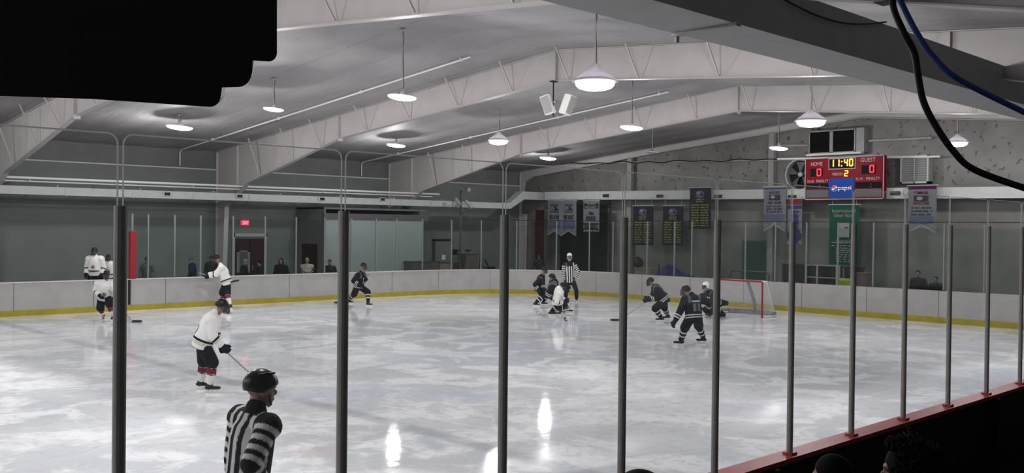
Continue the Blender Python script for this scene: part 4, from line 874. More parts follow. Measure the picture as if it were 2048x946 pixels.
        if big:
            b = MB(); dd = (wr[i]-el[i]).normalized(); pn = J.get('palm', [-lat*.9+f*.1, lat*.9+f*.1])[i]; b.cap(wr[i]-dd*.10*s, wr[i], .066*s, .058*s, 12); b.cap(wr[i], wr[i]+dd*.08*s, .052*s, .052*s, 10)
            hand(b, wr[i], dd, pn, -1 if i == 0 else 1, s*1.08, 1.9 if kind != 'goalie' else 2.6, .5)
            w0 = np.array(wr[i]); gd = np.array(dd); gc = outfit.get('glove', (.012, .012, .02))
            remesh(b, 'glove', M['fabric'], root, .0095, off, lambda co: np.where((np.abs((co-w0) @ gd+.055*s) < .014)[:, None], np.array(outfit.get('glove_band', gc)), np.array(gc)), 2)
    # ---- head gear
    hw = outfit.get('head')
    if hw in ('helmet', 'helmet_white', 'mask'):
        mt = M['shell_black'] if hw == 'helmet' else M['shell_white']
        hm = dome(H(-.005, 0, .025), hR, (.122*s, .094*s, .112*s), lambda p: 1.46+.42*(1-math.cos(p))/2+.25*abs(math.sin(p))**4, 'helmet', mt, root, off)
        b = MB()
        for q in (1, -1): b.beam(H(-.05, q*.072, .105), H(.07, q*.055, .112), .014*s, .012*s, hu); b.tube([H(.03, q*.094, -.03), H(.055, q*.07, -.10), H(.06, 0, -.125)], .006*s, 5)
        b.v = [Vector(p)-off for p in b.v]; b.build('ridge_strap', M['blackp'] if hw == 'helmet' else M['white'], hm)
        if kind == 'referee':
            b = MB(); b.loft([[H(.118*math.cos(a)+.01, .098*math.sin(a), z) for a in np.linspace(-1.1, 1.1, 12)] for z in (.035, -.045)], False, False); b.v = [Vector(p)-off for p in b.v]; v_ = b.build('visor', M['glass'], hm)
        else:
            b = MB(); fw = lambda a, z: H(.020+(.118+.01*(z < -.05))*math.cos(a), (.092-.10*max(0, -z-.09))*math.sin(a), z)
            for z in (.03, .01, -.01, -.03, -.05, -.07, -.09, -.115): b.tube([fw(a, z) for a in np.linspace(-1.25, 1.25, 9)], (.0052)*s, 4)
            for a in (-1.1, -.8, -.5, -.2, .2, .5, .8, 1.1): b.tube([fw(a, z) for z in (.035, 0, -.03, -.06, -.09, -.12)], (.0052)*s, 4)
            b.v = [Vector(p)-off for p in b.v]; b.build('face_cage', M['cage'], hm)
            if hw == 'mask': 
                b = MB(); b.cap(H(.07, .03, -.10), H(.07, -.03, -.10), .045*s, .045*s, 10); b.cap(H(-.02, .085, -.03), H(-.02, .07, -.07), .035*s, .035*s, 8); b.cap(H(-.02, -.085, -.03), H(-.02, -.07, -.07), .035*s, .035*s, 8); remesh(b, 'mask_chin', M['shell_white'], hm, .011, off, None, 2)
    elif hw in ('hair', 'long_hair', 'bald'):
        lo = {'hair': 2.05, 'long_hair': 2.35, 'bald': 1.9}[hw]; fr = .95 if hw != 'bald' else .6
        dome(H(-.012, 0, .022), hR, (.105*s, .088*s, .106*s), lambda p: fr+(lo-fr)*((1-math.cos(p))/2)**.6, 'hair', M[outfit.get('hairmat', 'hair_dark')], root, off)
        if hw == 'long_hair':
            b = MB()
            for q in (1, -1): b.cap(H(-.03, q*.07, .0), H(-.02, q*.075, -.17), .040*s, .03*s, 8)
            b.cap(H(-.07, 0, .0), H(-.075, 0, -.18), .06*s, .05*s, 10); remesh(b, 'hair_lengths', M[outfit.get('hairmat', 'hair_dark')], root, .012, off, None, 3)
    elif hw in ('cap', 'beanie', 'hood'):
        hm = dome(H(-.008, 0, .018), hR, (.108*s, .09*s, .112*s) if hw != 'hood' else (.122*s, .108*s, .128*s), (lambda p: 1.35+.2*(1-math.cos(p))/2) if hw != 'hood' else (lambda p: 1.05+1.25*((1-math.cos(p))/2)**.5), hw, M[outfit.get('hatmat', 'blackp')], root, off)
        if hw == 'cap': b = MB(); b.loft([[H(.085+dx*math.cos(a)*.6+dx*.4, (.07)*math.sin(a), .035-dx*.15) for a in np.linspace(-1.35, 1.35, 9)] for dx in (0, .04, .075)], False, False); b.v = [Vector(p)-off for p in b.v]; b.build('brim', M[outfit.get('hatmat', 'blackp')], hm)
    elif hw == 'curly':
        b = MB(); rnd = random.Random(5); b.ell(H(-.015, 0, .03), (.108*s, .095*s, .10*s), hR)
        for k in range(330):
            th = math.acos(1-1.25*rnd.random()); ph = rnd.uniform(0, 2*math.pi)
            if math.cos(ph) > .6 and th > 1.0: continue
            r0 = H(-.015+.100*math.sin(th)*math.cos(ph), .088*math.sin(th)*math.sin(ph), .03+.094*math.cos(th)); n = (r0-H(-.015, 0, .02)).normalized(); a = n.cross(Vector((rnd.gauss(0, 1), rnd.gauss(0, 1), rnd.gauss(0, 1)))).normalized(); c2 = n.cross(a); L = rnd.uniform(.025, .06)*s; ph0 = rnd.uniform(0, 6.3)
            b.tube([r0+n*L*t+(a*math.cos(ph0+t*6)+c2*math.sin(ph0+t*6))*.010*s*(.4+t) for t in np.linspace(-.1, 1, 6)], [.006*s]*5+[.003*s], 5)
        b.v = [Vector(p)-off for p in b.v]; b.build('hair', M['hair_brown'], root, True)
    return root, dict(el=el, kn=kn, sh=sh)

# ---- outfits
def paint(n, c): return np.tile(np.array(c, float), (n, 1))
def jersey_white(idx, par, a, y, x):
    c = paint(len(a), (.74, .73, .71)); T = idx == 0
    c[T & (a > .145) & (a < .19)] = (.012, .012, .015); c[T & (a > .085) & (a < .10)] = (.42, .37, .20); c[T & (a > .115) & (a < .128)] = (.30, .29, .26); c[T & (a < .012)] = (.3, .29, .26)
    F = idx >= 3; c[F & (par > .18) & (par < .34)] = (.012, .012, .015); c[F & (par > .40) & (par < .46)] = (.42, .37, .20)
    k = T & (x > .06) & (((y)/.085)**2+((a-.30)/.085)**2 < 1); c[k] = (.50, .49, .42); k = T & (x > .06) & (((y)/.05)**2+((a-.30)/.05)**2 < 1); c[k] = (.16, .16, .15)
    k = T & (x < -.05) & (np.abs(y) < .10) & (np.abs(a-.30) < .09) & (np.abs(np.abs(y)-.055) < .028); c[k] = (.10, .10, .10)
    return c
def jersey_dark(idx, par, a, y, x):
    c = paint(len(a), (.011, .012, .018)); T = idx == 0
    for lo, hi in ((.085, .110), (.145, .170)): c[T & (a > lo) & (a < hi)] = (.55, .55, .56)
    F = idx >= 3; c[F & (par > .38) & (par < .48)] = (.55, .55, .56); c[F & (par > .60) & (par < .70)] = (.55, .55, .56)
    c[T & (x < -.04) & (np.abs(y) < .11) & (a > .47) & (a < .505)] = (.48, .48, .48)
    k = T & (x < -.04) & (np.abs(np.abs(y)-.062) < .042) & (a > .24) & (a < .43); c[k] = (.13, .13, .15)
    k = T & (x > .05) & ((y/.07)**2+((a-.32)/.07)**2 < 1); c[k] = (.20, .20, .24)
    k = (idx == 0) & (np.abs(y) > .12) & (a > .46); c[k] = (.10, .10, .12)
    return c
def jersey_ref(idx, par, a, y, x):
    c = paint(len(a), (.62, .62, .62)); T = idx == 0; q = np.where(T, y/.042, par*.29/.036)
    c[(np.floor(q) % 2) == 0] = (.014, .014, .016); c[T & (a > .60) & (np.abs(y) < .12)] = (.012, .012, .014); return c
def jacket(col, trim=None):
    def fn(idx, par, a, y, x):
        c = paint(len(a), col); k = (idx == 0) & (np.abs(y) < .006) & (x > 0); c[k] = [q*.4 for q in col]
        if trim: c[(idx > 0) & (idx < 3) & (par < .35)] = trim
        return c
    return fn
def sock_white(t):
    c = paint(len(t), (.70, .69, .67)); c[(t > .16) & (t < .42)] = (.16, .018, .035); c[(t > .11) & (t < .15)] = (.03, .03, .03); c[(t > .43) & (t < .47)] = (.03, .03, .03); return c
def sock_dark(t):
    c = paint(len(t), (.012, .013, .018)); c[(t > .20) & (t < .30)] = (.55, .55, .55); c[(t > .50) & (t < .60)] = (.55, .55, .55); return c
def white_kit(**k): return dict(dict(kind='player', top=jersey_white, sock=sock_white, head='helmet', pants=(.010, .010, .016), glove=(.012, .012, .022), glove_band=(.4, .4, .38)), **k)
def dark_kit(**k): return dict(dict(kind='player', top=jersey_dark, sock=sock_dark, head='helmet', pants=(.009, .010, .014)), **k)
def spec(col, head='hair', **k): return dict(dict(kind='spectator', bulk=1.2, topname='jacket', top=jacket(col), head=head), **k)

# ---- poses read from the photograph: a joint is (u, v, depth offset from the feet), a foot stands on the ice
AW, RT, TO, LT = math.radians(46), math.radians(-44), math.radians(-134), math.radians(136)   # facing away, right, towards, left
def pose(base, hip, neck, head, wl, wr, fl, fr, yaw, **k):
    B = atz(base[0], base[1], 0); D = (B-EYE).dot(CW); s = k.get('s', 1.0)
    def P(q): return EYE+ray(q[0], q[1])*(D+(q[2] if len(q) > 2 else 0))
    def F(q):
        if len(q) > 2: return P(q)
        p = atz(q[0], q[1], 0); return Vector((p.x, p.y, .0))+Vector((0, 0, .1375*s))
    return dict(base=Vector((B.x, B.y, 0)), hip=P(hip), neck=P(neck), head=P(head), wrist=(P(wl), P(wr)), ankle=(F(fl), F(fr)), yaw=yaw, **k), P, D
def stick(label, butt, grip, heel, bdir, group='hockey sticks', right=True):
    """butt -> heel is the shaft, the blade runs on from the heel along bdir on the ice"""
    butt, heel = Vector(butt), Vector(heel); r = thing('hockey_stick', label, 'hockey stick', heel, 0, group); d = (butt-heel).normalized(); bd = Vector(bdir).normalized(); sd = bd.cross(Vector((0, 0, 1))).normalized()
    b = MB(); b.beam((0, 0, .03), butt-heel, .030, .022, sd); b.build('shaft', M['stick'], r)
    b = MB(); b.beam((butt-heel)-d*.12, (butt-heel)+d*.015, .036, .030, sd); b.build('grip_tape', M['tape'], r)
    rings = []
    for q, h0, h1, cv in ((-.02, .0, .06, 0), (.04, .0, .072, 0), (.15, .0, .074, .012), (.25, .004, .072, .03), (.30, .02, .060, .045)):
        c = bd*q+sd*cv; rings.append([c+sd*.005+Vector((0, 0, h0)), c-sd*.005+Vector((0, 0, h0)), c-sd*.005+Vector((0, 0, h1)), c+sd*.005+Vector((0, 0, h1))])
    b = MB(); b.loft(rings); b.build('blade', M['stick_dark'], r); return r

# ---- skaters
J, P, D = pose((496, 1290), (490, 988), (511, 822, .04), (522, 777, .08), (470, 985, .24), (538, 985, -.16), (482, 1288), (510, 1290), math.radians(2), s=1.05, epole=[Vector((-.8, .1, -.5)), Vector((-.8, -.3, -.5))], hyaw=math.radians(-12), hpitch=.06, bvox=.0075)
figure('striped official in black helmet, back turned, cut off at the waist near the glass', J, dict(kind='referee', top=jersey_ref, head='helmet', skin=(.30, .20, .16)), voxel=.0095)
J, P, D = pose((410, 787), (405, 684), (428, 630), (444, 612, .03), (441, 690, .18), (446, 693, -.16), (401, 779), (419, 786), math.radians(-30), s=.97, hyaw=math.radians(-38), hpitch=.15, toe=[math.radians(-36)]*2)
figure('white jersey skater standing with red striped socks, stick reaching behind the official', J, white_kit(), voxel=.011)
h = atz(500, 750, .0); stick('stick held by the white jersey skater with red striped socks', P((428, 681, .02)), None, h, (.75, -.3, 0))
J, P, D = pose((455, 617), (454, 564), (442, 532), (433, 517), (418, 553, -.2), (415, 549, .12), (450, 616), (460, 619), LT+.25, s=1.05, hpitch=.3)
figure('white jersey skater leaning on the far boards behind the other white skater', J, white_kit())
stick('stick held level by the white skater leaning on the far boards', P((399, 546, -.1)), None, P((462, 566, -.15)), (.7, -.6, .2))
J, P, D = pose((212, 641), (211, 592), (210, 564, -.28), (213, 549, -.38), (227, 597, -.38), (199, 591, -.30), (226, 642), (207, 628, .45), TO+.15, s=.98, hpitch=.15, fpitch=[0, .9])
figure('white jersey skater striding towards the glass beside the leftmost tall post', J, white_kit())
h = atz(264, 645, 0); stick('stick reaching right from behind the leftmost tall post', P((218, 582, -.42)), None, h, (.8, -.55, 0))
J, P, D = pose((720, 612), (717, 573), (722, 546, -.05), (727, 532, -.08), (732, 559, -.22), (718, 570, -.28), (736, 613), (697, 608), RT-.35, s=.97, hpitch=.1)
figure('dark jersey skater standing alone right of the second tall post', J, dark_kit())
h = atz(684, 607, 0); stick('stick of the lone dark skater, mostly behind the second tall post', P((738, 548, -.2)), None, h, (-.8, .4, 0))
J, P, D = pose((1076, 612), (1078, 576, .1), (1083, 553, -.1), (1088, 540, -.15), (1088, 580, -.25), (1077, 580, -.35), (1086, 611), (1070, 613), RT-.2, s=.95, hpitch=.2)
figure('dark jersey skater at the left of the huddle by the puck', J, dark_kit())
J, P, D = pose((1108, 632), (1101, 589, .1), (1107, 568), (1104, 555, -.05), (1133, 576, .1), (1130, 583, -.25), (1119, 629), (1101, 632), RT, s=1.0, hpitch=.3)
figure('dark jersey skater reaching over the crouching white skater in the huddle', J, dark_kit())
J, P, D = pose((1119, 632), (1114, 602, -.30), (1119, 580, -.45), (1126, 572, -.50), (1131, 600, -.3), (1126, 606, -.55), (1136, 626), (1111, 631), RT-.1, s=.95, hpitch=.5)
figure('white jersey skater crouching over the puck in the huddle', J, white_kit())
h = atz(1128, 640, 0); stick('stick of the crouching white skater beside the puck', P((1121, 588, -.5)), None, h, (.5, .4, 0))
J, P, D = pose((1142, 604), (1140, 562), (1139, 526), (1139, 513), (1151, 556, -.1), (1127, 563), (1153, 604), (1132, 602), TO, s=1.1, epole=[Vector((.72, -.69, -.3)), Vector((-.5, .5, -.6))])
figure('striped official in pale helmet standing upright behind the huddle', J, dict(kind='referee', top=jersey_ref, head='helmet_white'))
J, P, D = pose((1324, 645), (1328, 599), (1310, 575), (1301, 563), (1297, 600, -.28), (1294, 597, .12), (1323, 644), (1336, 640), LT, s=1.0, hpitch=.25, epole=[Vector((.6, -.3, -.6)), Vector((.6, .3, -.6))])
figure('dark jersey skater bent forward facing left with stick reaching the fourth tall post', J, dark_kit())
h = atz(1239, 642, 0); stick('stick held by the bent dark skater facing left', P((1306, 594, -.1)), None, h, (-.8, .5, 0))
J, P, D = pose((1384, 697), (1388, 634), (1384, 593, .08), (1372, 581, .16), (1350, 642, -.12), (1416, 616, .28), (1362, 692), (1407, 687), math.radians(70), s=1.0, hyaw=math.radians(115), hpitch=.1, toe=[math.radians(120)]*2, epole=[Vector((-.5, -.5, -.3)), Vector((.6, -.6, -.5))])
figure('large dark jersey skater seen from behind with name bar and number', J, dark_kit(), voxel=.011)
J, P, D = pose((1428, 636), (1433, 607), (1418, 584, -.15), (1412, 571, -.22), (1409, 594, -.4), (1446, 603, .1), (1420, 634), (1446, 633), LT+.3, s=.98, hpitch=.2)
figure('dark jersey goalkeeper in white mask crouching before the goal', J, dict(kind='goalie', top=jersey_dark, sock=sock_dark, head='mask', pants=(.01, .01, .014), glove=(.02, .02, .025), glove_band=(.5, .5, .48)))
p = atz(1132, 642, .0); b = MB(); b.lathe([(.001, .027), (.034, .027), (.039, .022), (.039, .005), (.034, 0), (.001, 0)], (0, 0, 0), 20); o = b.build('puck', M['rubber'], None, True); o.location = p; tag(o, 'small black puck on the ice in front of the huddle', 'puck')

# ---- people behind the boards
def stand(label, u, vtop, Y, yaw, outfit, plane='y', zb=-.03, cross=False, s=None, turn=0):
    q = aty(u, vtop, Y) if plane == 'y' else atx(u, vtop, Y); top = 1.78 if outfit['kind'] == 'spectator' else 1.86
    s = s or max(.85, min(1.12, (q.z-zb)/top)); f = Vector((math.cos(yaw), math.sin(yaw), 0)); l = Vector((-f.y, f.x, 0)); B = Vector((q.x, q.y, zb)); U = Vector((0, 0, 1)); ex = .07 if outfit['kind'] != 'spectator' else 0
    L = lambda a, b_, z: B+(f*a+l*b_+U*(z+ex))*s
    w = (L(.24, -.10, 1.17), L(.26, .12, 1.15)) if cross else (L(.10, .26, .86), L(.10, -.26, .86))
    J = dict(base=B, hip=L(0, 0, .92), neck=L(.04, 0, 1.43), head=L(.08, 0, 1.61), wrist=w, ankle=(L(-.02, .11, .09), L(.02, -.11, .09)), yaw=yaw, hyaw=yaw+turn, s=s)
    return figure(label, J, outfit)
# raised rubber floor of the benches
b = MB(); b.box(X0+.6, 18.6, BF+.35, BF+2.4, -.03, .27); struct(b.build('floor.001', M['concrete']))
Yb = 33.0
stand('white jersey player at the bench cut by the left edge', 191, 492, Yb, TO, white_kit(), zb=.27)
stand('white jersey player at the bench just left of the leftmost tall post', 217, 506, Yb+.3, TO+.3, white_kit(), zb=.27)
stand('person in grey hooded top behind the glass right of the red pad', 295, 511, 33.5, TO, spec((.085, .09, .09), 'cap', hood_down=1), zb=.27)
stand('person in navy jacket behind the glass left of the leaning white skater', 386, 516, 33.3, LT, spec((.013, .017, .042), 'cap', hatmat='dgrey'), zb=.27)
stand('person in dark coat and cap right behind the leaning white skater', 424, 509, 33.6, TO, spec((.02, .022, .022), 'cap'), zb=.27)
stand('person in black jacket and pale cap before the red double door', 487, 516, 34.6, RT, spec((.012, .012, .013), 'cap', hatmat='ban_lt'))
stand('person in black coat at the right edge of the red double door', 523, 519, 34.3, LT, spec((.012, .012, .012), 'hair'))
stand('long haired person in black coat left of the office box', 563, 514, 34.0, TO, spec((.010, .010, .012), 'long_hair'))
stand('person in pale jacket with folded arms before the narrow red door', 614, 513, 33.6, TO+.3, spec((.30, .28, .23), 'bald', hairmat='hair_grey'), cross=True)
stand('person in dark olive jacket before the white office front', 660, 517, 33.5, TO, spec((.022, .024, .018), 'hair'))
stand('person in dark jacket and cap behind the corner glass above the huddle', 1078, 513, 34.2, TO, spec((.018, .016, .018), 'cap'), plane='x', s=.95)
stand('person in black jacket behind the end glass at the far right', 1838, 538, 32.7, math.radians(180), spec((.010, .010, .011), 'hair'), plane='x', turn=.3)
stand('person in black jacket partly cut by the right edge behind the end glass', 1873, 560, 33.0, math.radians(180), spec((.010, .010, .011), 'hair'), plane='x')

# ---- goal
gx, gy, gr = 28.3, (17.16+19.0)/2, .03
r = thing('hockey_goal', 'red framed hockey goal with white net before the end boards', 'goal', (gx, gy, 0)); hw = .92
b = MB(); b.tube([(0, -hw, 0), (0, -hw, 1.19), (0, -hw+.03, 1.22), (0, hw-.03, 1.22), (0, hw, 1.19), (0, hw, 0)], .032, 10); b.build('front_frame', M['redmetal'], r)
def rim(z, d, w_):
    return [(0, -hw, z), (d*.6, -hw-w_*.7, z), (d*.92, -hw*.80, z), (d, -hw*.45, z), (d, hw*.45, z), (d*.92, hw*.80, z), (d*.6, hw+w_*.7, z), (0, hw, z)]
base = [(0, -hw, .04), (.5, -hw-.10, .04), (.85, -hw-.02, .04), (1.05, -hw*.66, .04), (1.1, 0, .04), (1.05, hw*.66, .04), (.85, hw+.02, .04), (.5, hw+.10, .04), (0, hw, .04)]
topr = [(0, -hw, 1.21), (.25, -hw-.0, 1.21), (.42, -hw*.92, 1.21), (.5, -hw*.60, 1.21), (.52, 0, 1.21), (.5, hw*.60, 1.21), (.42, hw*.92, 1.21), (.25, hw, 1.21), (0, hw, 1.21)]
b = MB(); b.tube(base, .025, 8); b.tube(topr, .018, 8); b.build('back_frame', M['white'], r)
b = MB(); b.tube([(1.08, 0, .05), (.95, 0, .5), (.55, 0, 1.18)], .035, 8); b.tube([(1.09, 0, .05), (.97, 0, .5), (.57, 0, 1.18)], [.05, .06, .055], 8); b.build('centre_pad', M['padgrey'], r)
b = MB(); b.loft([[Vector(p)+Vector((-.05, 0, -.035)), Vector(p)+Vector((.03, 0, -.035)), Vector(p)+Vector((.02, 0, .13)), Vector(p)+Vector((-.05, 0, .13))] for p in base[1:-1]]); b.build('base_pad', M['padgrey'], r)
def interp(poly, t):
    q = t*(len(poly)-1); i = min(int(q), len(poly)-2); return Vector(poly[i]).lerp(Vector(poly[i+1]), q-i)
b = MB(); nt, nz = 66, 26; gp = lambda i, k: interp(base, i/nt).lerp(interp(topr, i/nt), k/nz)+Vector((.012*math.sin(i*.5)*math.sin(math.pi*k/nz), 0, 0))
for i in range(1, nt): b.tube([gp(i, k) for k in range(0, nz+1, 2)], .0022, 3, False)
for k in range(1, nz): b.tube([gp(i, k) for i in range(0, nt+1)], .0022, 3, False)
for k in range(1, 12): x = .5*k/12; b.tube([(x, -hw*.97, 1.21), (x, hw*.97, 1.21)], .0022, 3, False)
for k in range(1, 36): y = -hw+2*hw*k/36; b.tube([(0, y, 1.21), (.46, y*.98, 1.21)], .0022, 3, False)
b.build('netting', M['net'], r)

# ---- things stored behind the end glass
XS = 33.2
def on(u, v, X): return atx(u, v, X)
a, c = on(1460, 541, 33.0), on(1538, 562, 33.0)
r = thing('spare_goal_frame', 'dark spare tube frame standing behind the end boards above the goal', 'frame', (33.0, (a.y+c.y)/2, -.03)); hw = (a.y-c.y)/2
b = MB(); b.tube([(0, -hw, 0), (0, -hw, a.z-.1), (0, -hw+.1, a.z+.03), (0, hw-.1, a.z+.03), (0, hw, a.z-.1), (0, hw, 0)], .03, 8); b.tube([(0, -hw, .03), (.7, -hw, .03), (.7, hw, .03), (0, hw, .03)], .025, 8); b.build('tube_frame', M['dgrey'], r)
b = MB()
for k in range(9): y = -hw+2*hw*k/8; b.tube([(0, y, a.z+.02), (.68, y, .04)], .006, 4)
for k in range(1, 6): t = k/6; b.tube([(.68*t, -hw, (a.z)*(1-t)), (.68*t, hw, a.z*(1-t))], .006, 4)
b.build('netting', M['dgrey'], r)
def crate(label, name, u0, u1, vt, X, mt, dp=.7, lid=None, group=None):
    a, c = on(u0, vt, X), on(u1, vt, X); hw = (a.y-c.y)/2; h = a.z+.03
    r = thing(name, label, name.replace('_', ' '), (X+dp/2, (a.y+c.y)/2, -.03), 0, group)
    b = MB(); b.box(-dp/2, dp/2, -hw, hw, 0, h-.06, .03); b.build('body', M[mt], r); b = MB(); b.box(-dp/2-.02, dp/2+.02, -hw-.02, hw+.02, h-.06, h, .015); b.build('lid', M[lid or mt], r)
    return r
r = crate('black tall bin with pale markings behind the sixth tall post', 'storage_bin', 1564, 1608, 527, 33.4, 'blackp')
b = MB(); [b.box(-.36, -.35, y, y+.07, .75, .98) for y in (-.22, -.36)]; b.build('marking', M['ban_lt'], r)
crate('black low bin inside the grey rail left of the lime cloth', 'storage_bin', 1618, 1668, 530, 33.7, 'blackp')
crate('dark bin under the green banner right of the lime cloth', 'storage_bin', 1688, 1712, 533, 33.6, 'blackp')
crate('brown box right of the dark bin under the green banner', 'carton', 1712, 1732, 545, 33.5, 'brown')
a, c = on(1612, 528, 33.0), on(1678, 573, 33.0); r = thing('guard_rail', 'grey tubular rail before the black bins behind the end boards', 'rail', (33.0, (a.y+c.y)/2, -.03)); hw = (a.y-c.y)/2; h = a.z+.03
b = MB()
for y in (-hw, -hw*.86, hw*.3, hw): b.box(-.03, .03, y-.03, y+.03, 0, h)
b.build('posts', M['grey'], r); b = MB()
for z in (h-.03, h*.72, h*.46): b.box(-.02, .02, -hw, hw, z-.02, z+.02)
b.build('rails', M['grey'], r)
a = on(1689, 557, 32.7); b = MB(); rings = []
for k in range(6):
    t = k/5; rings.append([Vector((x*.16+.02*math.sin(k*2+x*3), y*.24*(1-.25*t)+.03*t, t*.36)) for x, y in ((-1, -1), (-1, 0), (-1, 1), (1, 1), (1, 0), (1, -1))])
b.loft(rings); o = b.build('lime_bag', M['lime'], None, True); o.location = (32.7, a.y, a.z-.36); tag(o, 'lime green bag hanging on the grey rail', 'bag')
q = o.location.z
b = MB(); b.box(-.2, .2, -.3, .3, 0, q+.03); o2 = b.build('side_table', M['dgrey']); o2.location = (32.7, a.y, -.03); tag(o2, 'dark stand holding the lime green bag behind the end boards', 'stand')
a, c = on(1311, 526, 33.6), on(1388, 545, 33.6); hw = (a.y-c.y)/2
def heap(name, label, u0, u1, vt, X, mt, seed, dp=.5):
    a, c = on(u0, vt, X), on(u1, vt, X); hw = (a.y-c.y)/2; H = a.z; rnd = random.Random(seed); b = MB(); n = 15; rows = []
    ph = [rnd.uniform(0, 6) for _ in range(4)]
    prof = lambda t: H*(.80+.20*math.sin(t*5+ph[0])*math.sin(t*2.2+ph[1])) if .02 < t < .98 else H*.55
    for k in range(n):
        t = k/(n-1); y = -hw+2*hw*t; h = prof(t); rows.append([(-dp, y, 0), (-dp*.92, y, h*.5+.04*math.sin(9*t)), (-dp*.55+.05*math.sin(7*t), y, h*.9), (0, y, h), (dp*.6, y, h*.85), (dp, y, h*.4), (dp*1.05, y, 0)])
    b.loft(rows); o = b.build(name, M[mt], None, True); o.location = (X, (a.y+c.y)/2, -.03); return tag(o, label, 'cover')
heap('tarpaulin', 'blue tarpaulin draped over stored gear behind the end boards', 1313, 1390, 527, 33.6, 'tarp', 3)
r = thing('trolley', 'dark trolley handle standing out of the blue tarpaulin', 'trolley', (32.6, on(1318, 530, 32.6).y, -.03)); yy = on(1318, 530, 32.6).y; ye = on(1338, 530, 32.6).y
zt_ = on(1318, 528, 32.6).z+.03; b = MB(); b.tube([(0, 0, .1), (0, 0, zt_), (0, ye-yy, zt_), (0, ye-yy, .1)], .022, 8); b.build('handle', M['black'], r); b = MB(); b.box(-.12, .25, min(0, ye-yy), max(0, ye-yy), 0, .06); b.build('platform', M['dgrey'], r)
crate('tan carton behind the end boards below the left navy banner', 'carton', 1268, 1300, 535, 34.0, 'tan')
a = on(1277, 519, 34.3); b = MB(); b.ell((0, 0, 0), (.22, .24, .22)); b.ell((.05, .1, .08), (.18, .16, .2)); o = b.build('gear_bag', M['blackp'], None, True); o.location = (34.3, a.y, on(1277, 535, 34.0).z+.2); tag(o, 'round black bag lying on the tan carton', 'bag')
# corner clutter on the far side
def onY(u, v, Y): return aty(u, v, Y)
def crateY(label, name, u0, u1, vt, Y, mt, dp=.6):
    a, c = onY(u0, vt, Y), onY(u1, vt, Y); hw = (c.x-a.x)/2; h = a.z+.03; r = thing(name, label, name.replace('_', ' '), ((a.x+c.x)/2, Y+dp/2, -.03))
    b = MB(); b.box(-hw, hw, -dp/2, dp/2, 0, h-.05, .02); b.build('body', M[mt], r); b = MB(); b.box(-hw-.02, hw+.02, -dp/2-.02, dp/2+.02, h-.05, h, .01); b.build('top', M['dgrey'], r); return r
crateY('low brown cabinet right of the office box', 'cabinet', 850, 878, 523, 36.7, 'brown'); crateY('grey-brown cabinet left of the dark corner pole', 'cabinet', 880, 906, 525, 36.7, 'tan'); crateY('brownish chest right of the dark corner pole', 'chest', 932, 955, 508, 36.7, 'brown')
a, c = onY(871, 482, 37.7), onY(902, 560, 37.7); r = thing('wall_cabinet', 'flat grey panel with dark top strip on the far wall right of the office box', 'panel', ((a.x+c.x)/2, 37.8, .9)); hw = (c.x-a.x)/2
b = MB(); b.box(-hw, hw, -.1, .1, 0, a.z-.9); b.build('body', M['wall'], r); b = MB(); b.box(-hw-.04, hw+.04, -.14, .1, a.z-.9, a.z-.8); b.build('top_strip', M['black'], r); b = MB(); b.box(-.12, .12, -.13, -.1, .35, .60); b.build('notice', M['paper'], r)
a = onY(915, 497, 35.0); r = thing('exercise_bike', 'dark exercise bike with handlebars in the far corner', 'exercise bike', (onY(925, 520, 35).x, 35.0, -.03)); Z = a.z+.03
b = MB(); b.tube([(-.5, 0, .06), (.5, 0, .06)], .03, 8); b.tube([(-.45, -.25, .04), (-.45, .25, .04)], .03, 8); b.tube([(.45, -.25, .04), (.45, .25, .04)], .03, 8); b.tube([(-.3, 0, .06), (.05, 0, .55), (-.38, 0, Z-.1)], .035, 8); b.tube([(.05, 0, .55), (.32, 0, Z-.15)], .03, 8); b.build('frame', M['dgrey'], r)
b = MB(); b.tube([(-.35, -.25, Z+.0), (-.40, -.22, Z-.08), (-.40, .22, Z-.08), (-.35, .25, Z)], .02, 8); b.box(-.55, -.38, -.1, .1, Z-.3, Z-.05); b.build('handlebar', M['black'], r)
b = MB(); b.ell((.34, 0, Z-.1), (.17, .11, .05)); b.build('seat', M['black'], r, True)
b = MB(); b.lathe([(.001, -.05), (.26, -.05), (.28, 0), (.26, .05), (.001, .05)], (0, 0, 0), 24); b.v = [(p_[0]-.12, p_[2], p_[1]+.42) for p_ in b.v]; b.build('flywheel', M['dgrey'], r)
r = thing('stick_rack', 'dark leaning frame of spare sticks left of the third tall post', 'rack', (onY(972, 520, 35.2).x, 35.2, -.03)); b = MB()
b.tube([(-.4, 0, 0), (-.15, .25, 1.75)], .035, 8); b.tube([(.75, -.1, 0), (.1, .2, 1.35)], .035, 8); b.tube([(-.25, .15, 1.1), (.4, .1, .8)], .03, 8); b.build('frame', M['blackp'], r)
b = MB(); b.box(.25, .55, -.1, .2, .75, 1.0, .03); b.build('bag', M['blackp'], r)

